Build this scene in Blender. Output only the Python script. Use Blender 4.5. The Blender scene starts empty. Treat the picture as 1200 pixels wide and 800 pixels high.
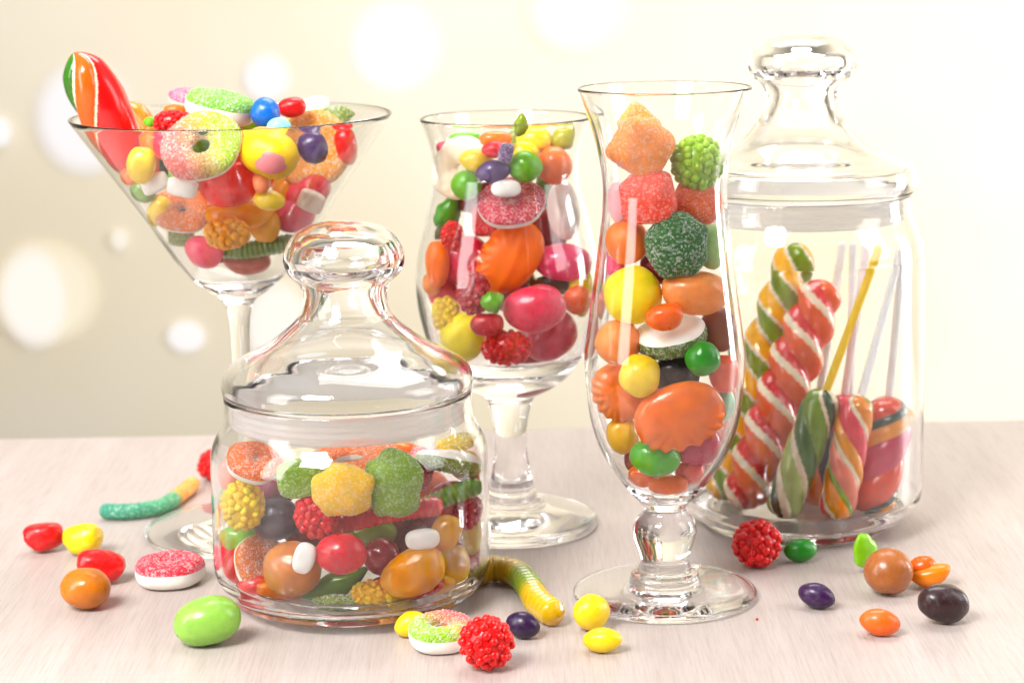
import bpy, bmesh, math, random
from mathutils import Vector, Matrix, noise

random.seed(7)
S = bpy.context.scene
COL = S.collection
R = math.radians

# ------------------------------------------------------------------ camera
CAM_H, PITCH, ROLL, FPX = 0.254, R(11.3), R(-0.85), 2460.0
V0 = 400.0
cam_d = bpy.data.cameras.new('camera')
cam_d.sensor_width = 36.0
cam_d.lens = 36.0 * FPX / 1200.0
cam_d.clip_start, cam_d.clip_end = 0.01, 50.0
cam_d.dof.use_dof = True
cam_d.dof.focus_distance = 0.765
cam_d.dof.aperture_fstop = 12.5
cam = bpy.data.objects.new('camera', cam_d)
COL.objects.link(cam)
cam.matrix_world = Matrix.Translation((0, 0, CAM_H)) @ Matrix.Rotation(R(90) - PITCH, 4, 'X') @ Matrix.Rotation(ROLL, 4, 'Z')
S.camera = cam

# ------------------------------------------------------------------ world, lamps, exposure
w = bpy.data.worlds.new('World')
S.world = w
w.use_nodes = True
wt = w.node_tree
wb = wt.nodes['Background']
wb.inputs[0].default_value = (1.0, 0.985, 0.97, 1)
w_tc = wt.nodes.new('ShaderNodeTexCoord')
w_sx = wt.nodes.new('ShaderNodeSeparateXYZ')
w_mr = wt.nodes.new('ShaderNodeMapRange')          # white studio: ceiling brighter than the walls
w_mr.inputs['From Min'].default_value, w_mr.inputs['From Max'].default_value = -0.1, 0.9
w_mr.inputs['To Min'].default_value, w_mr.inputs['To Max'].default_value = 0.32, 0.54
wt.links.new(w_tc.outputs['Generated'], w_sx.inputs[0])
wt.links.new(w_sx.outputs['Z'], w_mr.inputs['Value'])
w_my = wt.nodes.new('ShaderNodeMapRange')          # and dark round the camera
w_my.inputs['From Min'].default_value, w_my.inputs['From Max'].default_value = -0.9, 0.2
w_my.inputs['To Min'].default_value, w_my.inputs['To Max'].default_value = 0.16, 1.0
w_mul = wt.nodes.new('ShaderNodeMath')
w_mul.operation = 'MULTIPLY'
wt.links.new(w_sx.outputs['Y'], w_my.inputs['Value'])
wt.links.new(w_mr.outputs[0], w_mul.inputs[0])
wt.links.new(w_my.outputs[0], w_mul.inputs[1])
wt.links.new(w_mul.outputs[0], wb.inputs[1])


def softbox(name, loc, target, sx, sy, power, col=(1, 1, 1)):
    l = bpy.data.lights.new(name, 'AREA')
    l.shape = 'RECTANGLE'
    l.size, l.size_y = sx, sy
    l.energy = power
    l.color = col
    o = bpy.data.objects.new(name, l)
    COL.objects.link(o)
    o.location = loc
    o.rotation_euler = (Vector(target) - Vector(loc)).to_track_quat('-Z', 'Y').to_euler()
    return o


softbox('key_softbox', (-0.50, 0.02, 0.95), (0.00, 0.79, 0.06), 0.45, 0.45, 19.0, (1, 0.985, 0.97))
softbox('strip_softbox', (-0.56, 0.49, 0.30), (0.00, 0.81, 0.12), 0.22, 0.5, 2.2, (1, 0.99, 0.98))
softbox('side_softbox', (0.95, 0.57, 0.55), (0.10, 0.83, 0.08), 0.4, 0.8, 4.0, (1, 0.985, 0.97))
softbox('top_softbox', (0.10, 1.32, 1.15), (0.00, 0.83, 0.05), 0.8, 0.5, 8.5, (1, 0.985, 0.97))
softbox('backdrop_lamp', (1.02, 1.16, 0.14), (0.30, 1.95, 0.02), 0.5, 0.5, 14.5, (1, 0.99, 0.985))

S.view_settings.view_transform = 'Standard'
S.view_settings.look = 'None'
S.view_settings.exposure = 0.29
S.view_settings.gamma = 1.0
S.render.engine = 'CYCLES'
cy = S.cycles
cy.max_bounces, cy.transmission_bounces, cy.glossy_bounces = 28, 24, 12
cy.diffuse_bounces, cy.transparent_max_bounces = 6, 24
cy.caustics_reflective = cy.caustics_refractive = True
cy.blur_glossy = 0.4
cy.sample_clamp_indirect = 0.0
cy.use_denoising = True


# ------------------------------------------------------------------ pixel -> place
def ray(u, v):
    x, y = (u - 600) / FPX, -(v - V0) / FPX
    x, y = x * math.cos(ROLL) - y * math.sin(ROLL), x * math.sin(ROLL) + y * math.cos(ROLL)
    sp, cp = math.sin(PITCH), math.cos(PITCH)
    return Vector((x, cp + y * sp, -sp + y * cp))


def at_depth(u, v, Y):
    d = ray(u, v)
    return Vector((0, 0, CAM_H)) + d * (Y / d.y)


def at_height(u, v, z):
    d = ray(u, v)
    return Vector((0, 0, CAM_H)) + d * ((z - CAM_H) / d.z)


def mpp(p):
    """metres per photo pixel at a point"""
    sp, cp = math.sin(PITCH), math.cos(PITCH)
    return (p.y * cp - (p.z - CAM_H) * sp) / FPX


# ------------------------------------------------------------------ materials
def lin(c):
    return tuple(((x / 255.0) / 12.92 if x / 255.0 <= 0.04045 else ((x / 255.0 + 0.055) / 1.055) ** 2.4) for x in c)


def new_mat(name):
    m = bpy.data.materials.new(name)
    m.use_nodes = True
    nt = m.node_tree
    return m, nt, nt.nodes['Principled BSDF']


def node(nt, t, **kw):
    n = nt.nodes.new(t)
    for k, v in kw.items():
        if k in n.inputs.keys():
            n.inputs[k].default_value = v
        else:
            setattr(n, k, v)
    return n


def mix_rgb(nt, a, b, fac, blend='MIX'):
    n = nt.nodes.new('ShaderNodeMix')
    n.data_type = 'RGBA'
    n.blend_type = blend
    for sock, val in ((n.inputs[0], fac), (n.inputs[6], a), (n.inputs[7], b)):
        if hasattr(val, 'is_output'):
            nt.links.new(val, sock)
        else:
            sock.default_value = val
    return n.outputs[2]


def ramp(nt, val, stops):
    n = nt.nodes.new('ShaderNodeValToRGB')
    e = n.color_ramp.elements
    e[0].position, e[0].color = stops[0]
    e[1].position, e[1].color = stops[1]
    for s in stops[2:]:
        x = e.new(s[0])
        x.color = s[1]
    nt.links.new(val, n.inputs[0])
    return n.outputs[0]


def candy_material(name, rough, coat, sss, sss_scale, mottle, bump, bump_scale, sugar=0.0, sheen=0.0, transm=0.0, wax=0.0):
    m, nt, b = new_mat(name)
    L = nt.links.new
    at = node(nt, 'ShaderNodeAttribute', attribute_name='Col')
    tc = node(nt, 'ShaderNodeTexCoord')
    oi = node(nt, 'ShaderNodeObjectInfo')
    add = node(nt, 'ShaderNodeVectorMath', operation='MULTIPLY_ADD')
    L(oi.outputs['Random'], add.inputs[0])
    add.inputs[1].default_value = (3.1, 1.7, 2.3)
    L(tc.outputs['Object'], add.inputs[2])
    vec = add.outputs[0]
    col = at.outputs['Color']
    n1 = node(nt, 'ShaderNodeTexNoise', Scale=170.0, Detail=3.0, Roughness=0.55)
    L(vec, n1.inputs['Vector'])
    if mottle:
        f = ramp(nt, n1.outputs['Fac'], [(0.3, (1 - mottle,) * 3 + (1,)), (0.7, (1 + mottle * 0.5,) * 3 + (1,))])
        col = mix_rgb(nt, col, f, 1.0, 'MULTIPLY')
    if wax:
        n3 = node(nt, 'ShaderNodeTexNoise', Scale=330.0, Detail=6.0, Roughness=0.7)
        L(vec, n3.inputs['Vector'])
        f = ramp(nt, n3.outputs['Fac'], [(0.52, (0, 0, 0, 1)), (0.72, (wax,) * 3 + (1,))])
        col = mix_rgb(nt, col, (0.9, 0.88, 0.86, 1), f)
        r_ = ramp(nt, n3.outputs['Fac'], [(0.35, (rough,) * 3 + (1,)), (0.75, (rough + 0.22,) * 3 + (1,))])
        L(r_, b.inputs['Roughness'])
    else:
        b.inputs['Roughness'].default_value = rough
    if sugar:
        v = node(nt, 'ShaderNodeTexVoronoi', Scale=1300.0, Randomness=1.0)
        L(vec, v.inputs['Vector'])
        rnd = node(nt, 'ShaderNodeSeparateColor')
        L(v.outputs['Color'], rnd.inputs[0])
        f = ramp(nt, rnd.outputs[0], [(0.55, (0.03, 0.03, 0.03, 1)), (0.97, (sugar * 1.5,) * 3 + (1,))])
        patch = ramp(nt, n1.outputs['Fac'], [(0.3, (0.55, 0.55, 0.55, 1)), (0.65, (1, 1, 1, 1))])
        f = mix_rgb(nt, f, patch, 1.0, 'MULTIPLY')
        col = mix_rgb(nt, col, (0.95, 0.93, 0.92, 1), f)
        bp = node(nt, 'ShaderNodeBump', Strength=bump, Distance=0.0006)
        L(v.outputs['Distance'], bp.inputs['Height'])
        bp.invert = True
        L(bp.outputs[0], b.inputs['Normal'])
    elif bump:
        n2 = node(nt, 'ShaderNodeTexNoise', Scale=bump_scale, Detail=4.0)
        L(vec, n2.inputs['Vector'])
        bp = node(nt, 'ShaderNodeBump', Strength=bump, Distance=0.0006)
        L(n2.outputs['Fac'], bp.inputs['Height'])
        L(bp.outputs[0], b.inputs['Normal'])
    L(col, b.inputs['Base Color'])
    b.inputs['Subsurface Weight'].default_value = sss
    b.inputs['Subsurface Scale'].default_value = sss_scale
    b.inputs['Subsurface Radius'].default_value = (1.0, 0.55, 0.35)
    b.inputs['Coat Weight'].default_value = coat
    b.inputs['Coat Roughness'].default_value = 0.12
    b.inputs['Sheen Weight'].default_value = sheen
    b.inputs['Transmission Weight'].default_value = transm
    b.inputs['IOR'].default_value = 1.42
    return m


M = {
    'shell': candy_material('hard_candy_shell', 0.30, 0.25, 0.25, 0.0015, 0.10, 0.10, 420.0, wax=0.05),
    'bean': candy_material('glossy_jelly', 0.24, 0.30, 0.55, 0.004, 0.16, 0.12, 260.0, wax=0.04),
    'gummy': candy_material('clear_gummy', 0.26, 0.15, 0.55, 0.006, 0.12, 0.16, 260.0, transm=0.12),
    'sugar': candy_material('sugared_jelly', 0.55, 0.0, 0.45, 0.003, 0.14, 0.9, 0, sugar=0.34),
    'frost': candy_material('lightly_sugared_jelly', 0.45, 0.05, 0.5, 0.004, 0.18, 0.6, 0, sugar=0.22),
    'foam': candy_material('white_foam', 0.62, 0.0, 0.4, 0.002, 0.05, 0.35, 650.0, sheen=0.1),
    'berry': candy_material('berry_nonpareil', 0.30, 0.15, 0.5, 0.002, 0.10, 0.08, 500.0),
    'rope': candy_material('pulled_sugar', 0.22, 0.45, 0.35, 0.002, 0.14, 0.25, 260.0),
    'matte': candy_material('chewy_matte', 0.42, 0.05, 0.45, 0.003, 0.08, 0.10, 350.0),
    'stick': candy_material('paper_stick', 0.6, 0.0, 0.1, 0.001, 0.04, 0.1, 500.0),
}


def glass_material(name, tint=(1, 1, 1), wave=0.0):
    m, nt, b = new_mat(name)
    b.inputs['Base Color'].default_value = tint + (1,)
    b.inputs['Transmission Weight'].default_value = 1.0
    b.inputs['Roughness'].default_value = 0.0
    b.inputs['IOR'].default_value = 1.43
    if wave:
        tc = node(nt, 'ShaderNodeTexCoord')
        n = node(nt, 'ShaderNodeTexNoise', Scale=34.0, Detail=1.0)
        nt.links.new(tc.outputs['Object'], n.inputs['Vector'])
        bp = node(nt, 'ShaderNodeBump', Strength=wave, Distance=0.004)
        nt.links.new(n.outputs['Fac'], bp.inputs['Height'])
        nt.links.new(bp.outputs[0], b.inputs['Normal'])
    return m


M['glass'] = glass_material('clear_glass', (0.995, 0.997, 0.997))
M['jarglass'] = glass_material('pressed_glass', (0.985, 0.99, 0.99), 0.05)

m, nt, b = new_mat('milky_plastic')               # soft clear gasket: part see-through, part milky
nt.nodes.remove(b)
df = node(nt, 'ShaderNodeBsdfDiffuse')
tl = node(nt, 'ShaderNodeBsdfTranslucent')
tr = node(nt, 'ShaderNodeBsdfTransparent')
for q in (df, tl):
    q.inputs['Color'].default_value = (0.97, 0.955, 0.955, 1)
m1, m2 = node(nt, 'ShaderNodeMixShader'), node(nt, 'ShaderNodeMixShader')
m1.inputs[0].default_value, m2.inputs[0].default_value = 0.55, 0.52
nt.links.new(df.outputs[0], m1.inputs[1])
nt.links.new(tl.outputs[0], m1.inputs[2])
nt.links.new(m1.outputs[0], m2.inputs[1])
nt.links.new(tr.outputs[0], m2.inputs[2])
nt.links.new(m2.outputs[0], nt.nodes['Material Output'].inputs[0])
M['plastic'] = m

# bleached wood, grain running away from the camera
m, nt, b = new_mat('bleached_wood')
L = nt.links.new
tc = node(nt, 'ShaderNodeTexCoord')


def grain(scale, detail, rough, dist=0.0):
    mp = node(nt, 'ShaderNodeMapping')
    mp.inputs['Scale'].default_value = scale
    L(tc.outputs['Object'], mp.inputs['Vector'])
    n = node(nt, 'ShaderNodeTexNoise', Scale=1.0, Detail=detail, Roughness=rough, Distortion=dist)
    L(mp.outputs[0], n.inputs['Vector'])
    return n.outputs['Fac']


g1 = grain((900, 26, 40), 4, 0.65, 0.3)
g2 = grain((60, 2.2, 20), 3, 0.55, 0.8)
g3 = grain((1500, 55, 60), 2, 0.6)
c = ramp(nt, g2, [(0.3, lin((179, 166, 160)) + (1,)), (0.7, lin((188, 176, 170)) + (1,))])
s1 = ramp(nt, g1, [(0.38, (0.87, 0.835, 0.82, 1)), (0.52, (1, 1, 1, 1))])
c = mix_rgb(nt, c, s1, 0.7, 'MULTIPLY')
s2 = ramp(nt, g3, [(0.36, (0.87, 0.845, 0.83, 1)), (0.5, (1, 1, 1, 1))])
c = mix_rgb(nt, c, s2, 0.7, 'MULTIPLY')
L(c, b.inputs['Base Color'])
bp = node(nt, 'ShaderNodeBump', Strength=0.25, Distance=0.0004)
L(g1, bp.inputs['Height'])
L(bp.outputs[0], b.inputs['Normal'])
b.inputs['Roughness'].default_value = 0.42
M['wood'] = m

m, nt, b = new_mat('cream_backdrop')
L = nt.links.new
tc = node(nt, 'ShaderNodeTexCoord')
n = node(nt, 'ShaderNodeTexNoise', Scale=3.2, Detail=2.0)
L(tc.outputs['Object'], n.inputs['Vector'])
c = ramp(nt, n.outputs['Fac'], [(0.3, lin((220, 206, 176)) + (1,)), (0.7, lin((227, 217, 197)) + (1,))])
L(c, b.inputs['Base Color'])
b.inputs['Roughness'].default_value = 0.9
M['backdrop'] = m


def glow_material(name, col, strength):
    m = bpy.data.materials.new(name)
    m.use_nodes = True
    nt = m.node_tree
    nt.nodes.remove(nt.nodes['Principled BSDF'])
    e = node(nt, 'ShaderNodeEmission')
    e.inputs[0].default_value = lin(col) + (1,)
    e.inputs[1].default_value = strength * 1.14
    at = node(nt, 'ShaderNodeAttribute', attribute_name='Col')          # soft edge of lens blur painted in as a fade to clear
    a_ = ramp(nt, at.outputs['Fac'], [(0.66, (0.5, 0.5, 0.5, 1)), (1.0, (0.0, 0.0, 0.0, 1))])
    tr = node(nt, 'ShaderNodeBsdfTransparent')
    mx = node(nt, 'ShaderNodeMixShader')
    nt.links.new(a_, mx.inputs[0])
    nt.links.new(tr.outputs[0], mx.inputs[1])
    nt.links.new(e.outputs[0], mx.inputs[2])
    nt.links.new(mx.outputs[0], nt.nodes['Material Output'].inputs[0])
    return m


# ------------------------------------------------------------------ object helpers
def tag(o, label, cat, group=None):
    o['label'], o['category'] = label, cat
    if group:
        o['group'] = group
    return o


def struct(o):
    o['kind'] = 'structure'
    return o


def root(name, loc=(0, 0, 0)):
    o = bpy.data.objects.new(name, None)
    o.empty_display_size = 0.01
    COL.objects.link(o)
    o.location = loc
    return o


def mesh_obj(name, verts, faces, mat, parent=None, cols=None, smooth=True):
    me = bpy.data.meshes.new(name)
    me.from_pydata([tuple(v) for v in verts], [], faces)
    me.update()
    if cols is not None:
        a = me.color_attributes.new('Col', 'FLOAT_COLOR', 'POINT')
        flat = []
        for c in cols:
            flat += [c[0], c[1], c[2], 1.0]
        a.data.foreach_set('color', flat)
    if smooth:
        me.polygons.foreach_set('use_smooth', [True] * len(me.polygons))
    me.materials.append(mat)
    o = bpy.data.objects.new(name, me)
    COL.objects.link(o)
    if parent:
        o.parent = parent
    return o


def sp(x, e):
    return math.copysign(abs(x) ** e, x)


class Geo:
    """verts, faces and colours being collected for one mesh"""

    def __init__(self):
        self.v, self.f, self.c = [], [], []

    def ball(self, fn, col, nu=40, nv=22):
        """closed surface fn(direction) over the unit sphere; col: rgb or fn(p)"""
        base = len(self.v)
        pts = [Vector((0, 0, -1))]
        for j in range(1, nv):
            ph = -math.pi / 2 + math.pi * j / nv
            for i in range(nu):
                th = 2 * math.pi * i / nu
                pts.append(Vector((math.cos(ph) * math.cos(th), math.cos(ph) * math.sin(th), math.sin(ph))))
        pts.append(Vector((0, 0, 1)))
        for d in pts:
            p = Vector(fn(d))
            self.v.append(p)
            self.c.append(col(p) if callable(col) else col)
        last = base + len(pts) - 1
        for i in range(nu):
            k = (i + 1) % nu
            self.f.append((base, base + 1 + k, base + 1 + i))
            for j in range(nv - 2):
                a = base + 1 + j * nu
                self.f.append((a + i, a + k, a + nu + k, a + nu + i))
            a = base + 1 + (nv - 2) * nu
            self.f.append((a + i, a + k, last))
        return self

    def grid(self, rows, cols, closed_u=True, cap=True):
        """rows of points -> tube; rows run along, points run round"""
        base = len(self.v)
        n = len(rows[0])
        for r_, c_ in zip(rows, cols):
            self.v += r_
            self.c += c_
        for j in range(len(rows) - 1):
            for i in range(n if closed_u else n - 1):
                k = (i + 1) % n
                a = base + j * n
                self.f.append((a + i, a + k, a + n + k, a + n + i))
        if cap:
            self.f.append(tuple(base + i for i in reversed(range(n))))
            a = base + (len(rows) - 1) * n
            self.f.append(tuple(a + i for i in range(n)))
        return self

    def sprinkle(self, n, size, seed=1):
        """loose sugar crystals standing on the surface"""
        rnd = random.Random(int(seed * 1000) + 5)
        faces = [f for f in self.f if len(f) == 4]
        for _ in range(n):
            f = rnd.choice(faces)
            a, b, c, d = (self.v[i] for i in f)
            nr_ = (c - a).cross(d - b)
            if nr_.length < 1e-14:
                continue
            nr_.normalize()
            w_ = [rnd.random() for _ in range(4)]
            p = (a * w_[0] + b * w_[1] + c * w_[2] + d * w_[3]) / sum(w_)
            s_ = size * rnd.uniform(0.55, 1.25)
            rm = Matrix.Rotation(rnd.uniform(0, 6.28), 3, Vector((rnd.gauss(0, 1), rnd.gauss(0, 1), rnd.gauss(0, 1))).normalized())
            base = len(self.v)
            for q in ((1, 0, 0), (-1, 0, 0), (0, 1, 0), (0, -1, 0), (0, 0, 1), (0, 0, -1)):
                self.v.append(p + nr_ * s_ * 0.25 + rm @ (Vector(q) * s_))
                cc = self.c[f[0]]
                self.c.append(tuple(x * 0.5 + 0.46 for x in cc))
            for t in ((0, 2, 4), (2, 1, 4), (1, 3, 4), (3, 0, 4), (2, 0, 5), (1, 2, 5), (3, 1, 5), (0, 3, 5)):
                self.f.append(tuple(base + i for i in t))
        return self

    def build(self, name, mat, parent=None):
        out = []
        for c in self.c:
            m_ = (c[0] + c[1] + c[2]) / 3
            out.append(tuple(min(0.92, max(0.003, m_ + (x - m_) * 1.16)) for x in c))
        return mesh_obj(name, self.v, self.f, M[mat], parent, out)


def wob(p, s, f=90.0, seed=0.0):
    return noise.noise(Vector((p.x * f + seed, p.y * f - seed, p.z * f + 2 * seed))) * s


# ------------------------------------------------------------------ lathe (glassware)
def spline(pts, n=8):
    """Catmull-Rom through the points"""
    out = []
    P = [pts[0]] + list(pts) + [pts[-1]]
    for i in range(1, len(P) - 2):
        p0, p1, p2, p3 = P[i - 1], P[i], P[i + 1], P[i + 2]
        for k in range(n):
            t = k / n
            out.append(tuple(0.5 * ((2 * b) + (c - a) * t + (2 * a - 5 * b + 4 * c - d) * t * t + (3 * b - a - 3 * c + d) * t ** 3)
                             for a, b, c, d in zip(p0, p1, p2, p3)))
    out.append(tuple(pts[-1]))
    return [(max(x[0], 0.0),) + tuple(x[1:]) for x in out]


def lathe(name, prof, mat, parent=None, seg=112):
    v, f = [], []
    idx = []
    for r, z in prof:
        if r < 1e-6:
            idx.append([len(v)] * seg)
            v.append((0, 0, z))
        else:
            idx.append(list(range(len(v), len(v) + seg)))
            for i in range(seg):
                a = 2 * math.pi * i / seg
                v.append((r * math.cos(a), r * math.sin(a), z))
    for j in range(len(prof) - 1):
        for i in range(seg):
            k = (i + 1) % seg
            q = []
            for x in (idx[j][i], idx[j][k], idx[j + 1][k], idx[j + 1][i]):
                if x not in q:
                    q.append(x)
            if len(q) > 2:
                f.append(tuple(q))
    return mesh_obj(name, v, f, mat, parent)


def lip(r_out, r_in, z, n=6):
    """half round joining outer wall top to inner wall top"""
    rc, rr = (r_out + r_in) / 2, (r_out - r_in) / 2
    return [(rc + rr * math.cos(math.pi * k / n), z + rr * math.sin(math.pi * k / n)) for k in range(n + 1)]


def px_profile(Y, u, pts):
    """(half width in px, v) down the axis standing at depth Y -> (radius, height)"""
    out = []
    for hw, v in pts:
        p = at_depth(u, v, Y)
        out.append((hw * mpp(p), p.z))
    return out


def split_lathe(rootobj, prof, cuts, names, mat):
    """cut one closed profile into consecutive parts at the given indices"""
    a = 0
    for c_, nme in zip(cuts + [len(prof) - 1], names):
        lathe(nme, prof[a:c_ + 1], mat, rootobj)
        a = c_


def inner_fn(prof):
    """radius of the inner wall as a function of height"""
    pts = sorted(prof, key=lambda q: q[1])

    def f(z):
        if z <= pts[0][1]:
            return 0.0
        for (r0, z0), (r1, z1) in zip(pts, pts[1:]):
            if z0 <= z <= z1:
                t = (z - z0) / max(z1 - z0, 1e-9)
                return r0 + (r1 - r0) * t
        return pts[-1][0]
    return f


# ------------------------------------------------------------------ setting
e0, e1 = at_height(0, 513, 0), at_height(1200, 490, 0)      # far edge of the table
v = []
ex = lambda x: e0.y + (e1.y - e0.y) * (x - e0.x) / (e1.x - e0.x)
xs0, xs1, th = -1.0, 1.0, 0.03
be = 0.003
prof_y = []
bm = bmesh.new()
pts = [(xs0, -0.6), (xs1, -0.6), (xs1, ex(xs1)), (xs0, ex(xs0))]
top = [bm.verts.new((x, y, 0)) for x, y in pts]
bot = [bm.verts.new((x, y, -th)) for x, y in pts]
bm.faces.new(top)
bm.faces.new(list(reversed(bot)))
for i in range(4):
    k = (i + 1) % 4
    bm.faces.new((top[i], bot[i], bot[k], top[k]))
bmesh.ops.bevel(bm, geom=list(bm.edges), offset=be, segments=3, affect='EDGES', profile=0.5)
bmesh.ops.recalc_face_normals(bm, faces=bm.faces)
me = bpy.data.meshes.new('table_top')
bm.to_mesh(me)
bm.free()
me.materials.append(M['wood'])
o = bpy.data.objects.new('table_top', me)
COL.objects.link(o)
struct(o)

# backdrop: a shallow hanging sheet with very soft folds, well behind the table
rows, n = [], 160
verts, faces = [], []
for j, z in enumerate((-1.2, 0.0, 1.6)):
    for i in range(n + 1):
        x = -2.4 + 4.8 * i / n
        y = 1.95 + 0.0010 * math.sin(x * 9.0) + 0.0006 * math.sin(x * 23.0 + 1.0)
        verts.append((x, y, z))
for j in range(2):
    for i in range(n):
        a = j * (n + 1) + i
        faces.append((a, a + 1, a + n + 2, a + n + 1))
o = struct(mesh_obj('backdrop', verts, faces, M['backdrop']))
sol = o.modifiers.new('thickness', 'SOLIDIFY')
sol.thickness = 0.004

# flat glowing discs by the backdrop, standing in for blurred lights
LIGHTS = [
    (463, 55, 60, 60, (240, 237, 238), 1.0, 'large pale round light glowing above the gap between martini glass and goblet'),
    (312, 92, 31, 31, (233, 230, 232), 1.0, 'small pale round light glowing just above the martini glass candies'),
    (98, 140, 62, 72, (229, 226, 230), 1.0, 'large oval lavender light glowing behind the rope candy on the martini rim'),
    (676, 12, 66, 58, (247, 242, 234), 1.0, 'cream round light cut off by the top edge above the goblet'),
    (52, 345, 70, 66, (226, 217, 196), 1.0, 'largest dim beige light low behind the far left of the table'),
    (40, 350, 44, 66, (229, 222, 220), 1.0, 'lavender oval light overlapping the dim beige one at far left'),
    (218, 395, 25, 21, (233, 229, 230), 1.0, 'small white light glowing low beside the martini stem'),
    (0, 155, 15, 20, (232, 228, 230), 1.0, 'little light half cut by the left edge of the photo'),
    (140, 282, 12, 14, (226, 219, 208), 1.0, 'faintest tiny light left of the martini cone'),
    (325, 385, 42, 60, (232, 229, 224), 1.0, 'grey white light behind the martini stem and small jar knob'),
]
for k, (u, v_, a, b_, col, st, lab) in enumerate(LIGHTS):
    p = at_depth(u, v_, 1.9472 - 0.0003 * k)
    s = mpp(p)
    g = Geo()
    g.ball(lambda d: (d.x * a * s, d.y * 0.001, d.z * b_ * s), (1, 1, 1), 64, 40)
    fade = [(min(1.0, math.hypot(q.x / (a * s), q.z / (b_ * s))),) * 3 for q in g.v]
    o = mesh_obj('bokeh_disc', g.v, g.f, glow_material('bokeh_glow', col, st), None, fade)
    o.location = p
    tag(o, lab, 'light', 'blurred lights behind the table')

# ------------------------------------------------------------------ glassware
JAR_Y = at_height(414, 737, 0).y + 0.0385       # front of each foot on the table, plus its radius
HUR_Y = at_height(779, 733, 0).y + 0.0350
GOB_Y = at_height(600, 645, 0).y + 0.0365
MAR_Y = at_height(291, 657, 0).y + 0.0435
TAL_Y = at_height(933, 643, 0).y + 0.0405


def axis_at(u, v_, Y):
    """where an axis whose foot centre is seen at (u, v) meets the table, forced to depth Y"""
    p = at_depth(u, v_, Y)
    return Vector((p.x, Y, 0))


def densify(prof, step=0.0012):
    return prof


INNER = {}
AXIS = {}

# hurricane glass
ax = axis_at(779, 700, HUR_Y)
AXIS['hurricane'] = ax
outer = px_profile(HUR_Y, 780, [(27, 655), (29, 648), (37, 624), (34, 608), (24, 596), (30, 587), (46, 569), (70, 535), (87, 490), (94, 425), (92, 395), (82, 320), (74, 250), (74, 205), (84, 155), (96, 122), (102.5, 104)])
foot_r = 0.0350
zt = outer[0][1]
bottom = [(0, 0.0008), (foot_r - 0.006, 0.0006), (foot_r - 0.0015, 0.0002), (foot_r, 0.0015), (foot_r - 0.0008, 0.0030), (foot_r * 0.8, 0.0042), (0.0150, 0.0052), (0.0134, 0.0068), (0.0128, 0.0092), (0.0102, 0.0108), (0.0098, zt - 0.002)]
up = spline([(r, z) for r, z in outer], 6)
zr = up[-1][1]
wall = 0.0013
inn_top = [(max(r - wall - 0.0012 * max(0, 1 - (z - at_depth(779, 566, HUR_Y).z) / 0.03), 0.001), z) for r, z in up if z > outer[4][1] + 0.010]
inn_top = [q for q in inn_top if q[1] > at_depth(779, 566, HUR_Y).z]
zb = inn_top[0][1]
ib = [(0, zb - 0.0060), (inn_top[0][0] * 0.45, zb - 0.0052), (inn_top[0][0] * 0.80, zb - 0.0028)]
inner_up = spline(ib, 4)[:-1] + inn_top
bsp = spline(bottom, 5)
prof = bsp + up + lip(up[-1][0], inner_up[-1][0], zr)[1:-1] + list(reversed(inner_up))
g = root('hurricane_glass', ax)
ci = [i for i, q in enumerate(prof) if q == bsp[-8]][0]
cj = len(bsp) + 6 * 5
split_lathe(g, prof, [ci, cj], ['foot', 'stem', 'bowl'], M['glass'])
tag(g, 'tall slender curved glass with ball stem, loosely filled with orange and green candies', 'glass', 'glassware')
INNER['hurricane'] = inner_fn(inner_up)
ZB = {'hurricane': zb - 0.006}

# goblet with short thick stem
ax = axis_at(600, 616, GOB_Y)
AXIS['goblet'] = ax
outer = px_profile(GOB_Y, 592, [(27, 570), (23.5, 556), (19.5, 530), (19, 505), (23, 480), (30, 464), (52, 452), (72, 436), (92, 407), (104, 370), (108.5, 335), (106, 300), (97, 260), (87, 220), (85, 200), (90, 170), (101, 139)])
foot_r = 0.0365
zt = outer[0][1]
bottom = [(0, 0.0012), (foot_r - 0.006, 0.001), (foot_r - 0.0012, 0.0004), (foot_r, 0.0026), (foot_r - 0.0012, 0.0052), (foot_r * 0.72, 0.0070), (0.0165, 0.0090), (0.0140, 0.0106), (0.0134, 0.0128), (0.0112, 0.0142)]
up = spline(outer, 6)
zr = up[-1][1]
inn_top = [(r - 0.0014 - 0.0022 * max(0, 1 - (z - at_depth(592, 416, GOB_Y).z) / 0.03), z) for r, z in up if z > at_depth(592, 416, GOB_Y).z]
zb = inn_top[0][1]
ib = [(0, zb - 0.007), (inn_top[0][0] * 0.55, zb - 0.0062), (inn_top[0][0] * 0.86, zb - 0.0032)]
inner_up = spline(ib, 4)[:-1] + inn_top
bsp = spline(bottom, 5)
prof = bsp + up + lip(up[-1][0], inner_up[-1][0], zr)[1:-1] + list(reversed(inner_up))
g = root('goblet_glass', ax)
split_lathe(g, prof, [len(bsp) - 3, len(bsp) + 6 * 5], ['foot', 'stem', 'bowl'], M['glass'])
tag(g, 'squat goblet with thick clear stem packed with candies between the lidded jars', 'glass', 'glassware')
INNER['goblet'] = inner_fn(inner_up)
ZB['goblet'] = zb - 0.007

# martini glass
ax = axis_at(291, 625, MAR_Y)
AXIS['martini'] = ax
outer = px_profile(MAR_Y, 280, [(17, 595), (12.5, 560), (11.5, 480), (11.5, 400), (13, 372), (19, 352), (38, 338), (64, 313), (100, 272), (158, 196), (188, 136)])
outer[-1] = (outer[-1][0], outer[-1][1])
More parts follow.
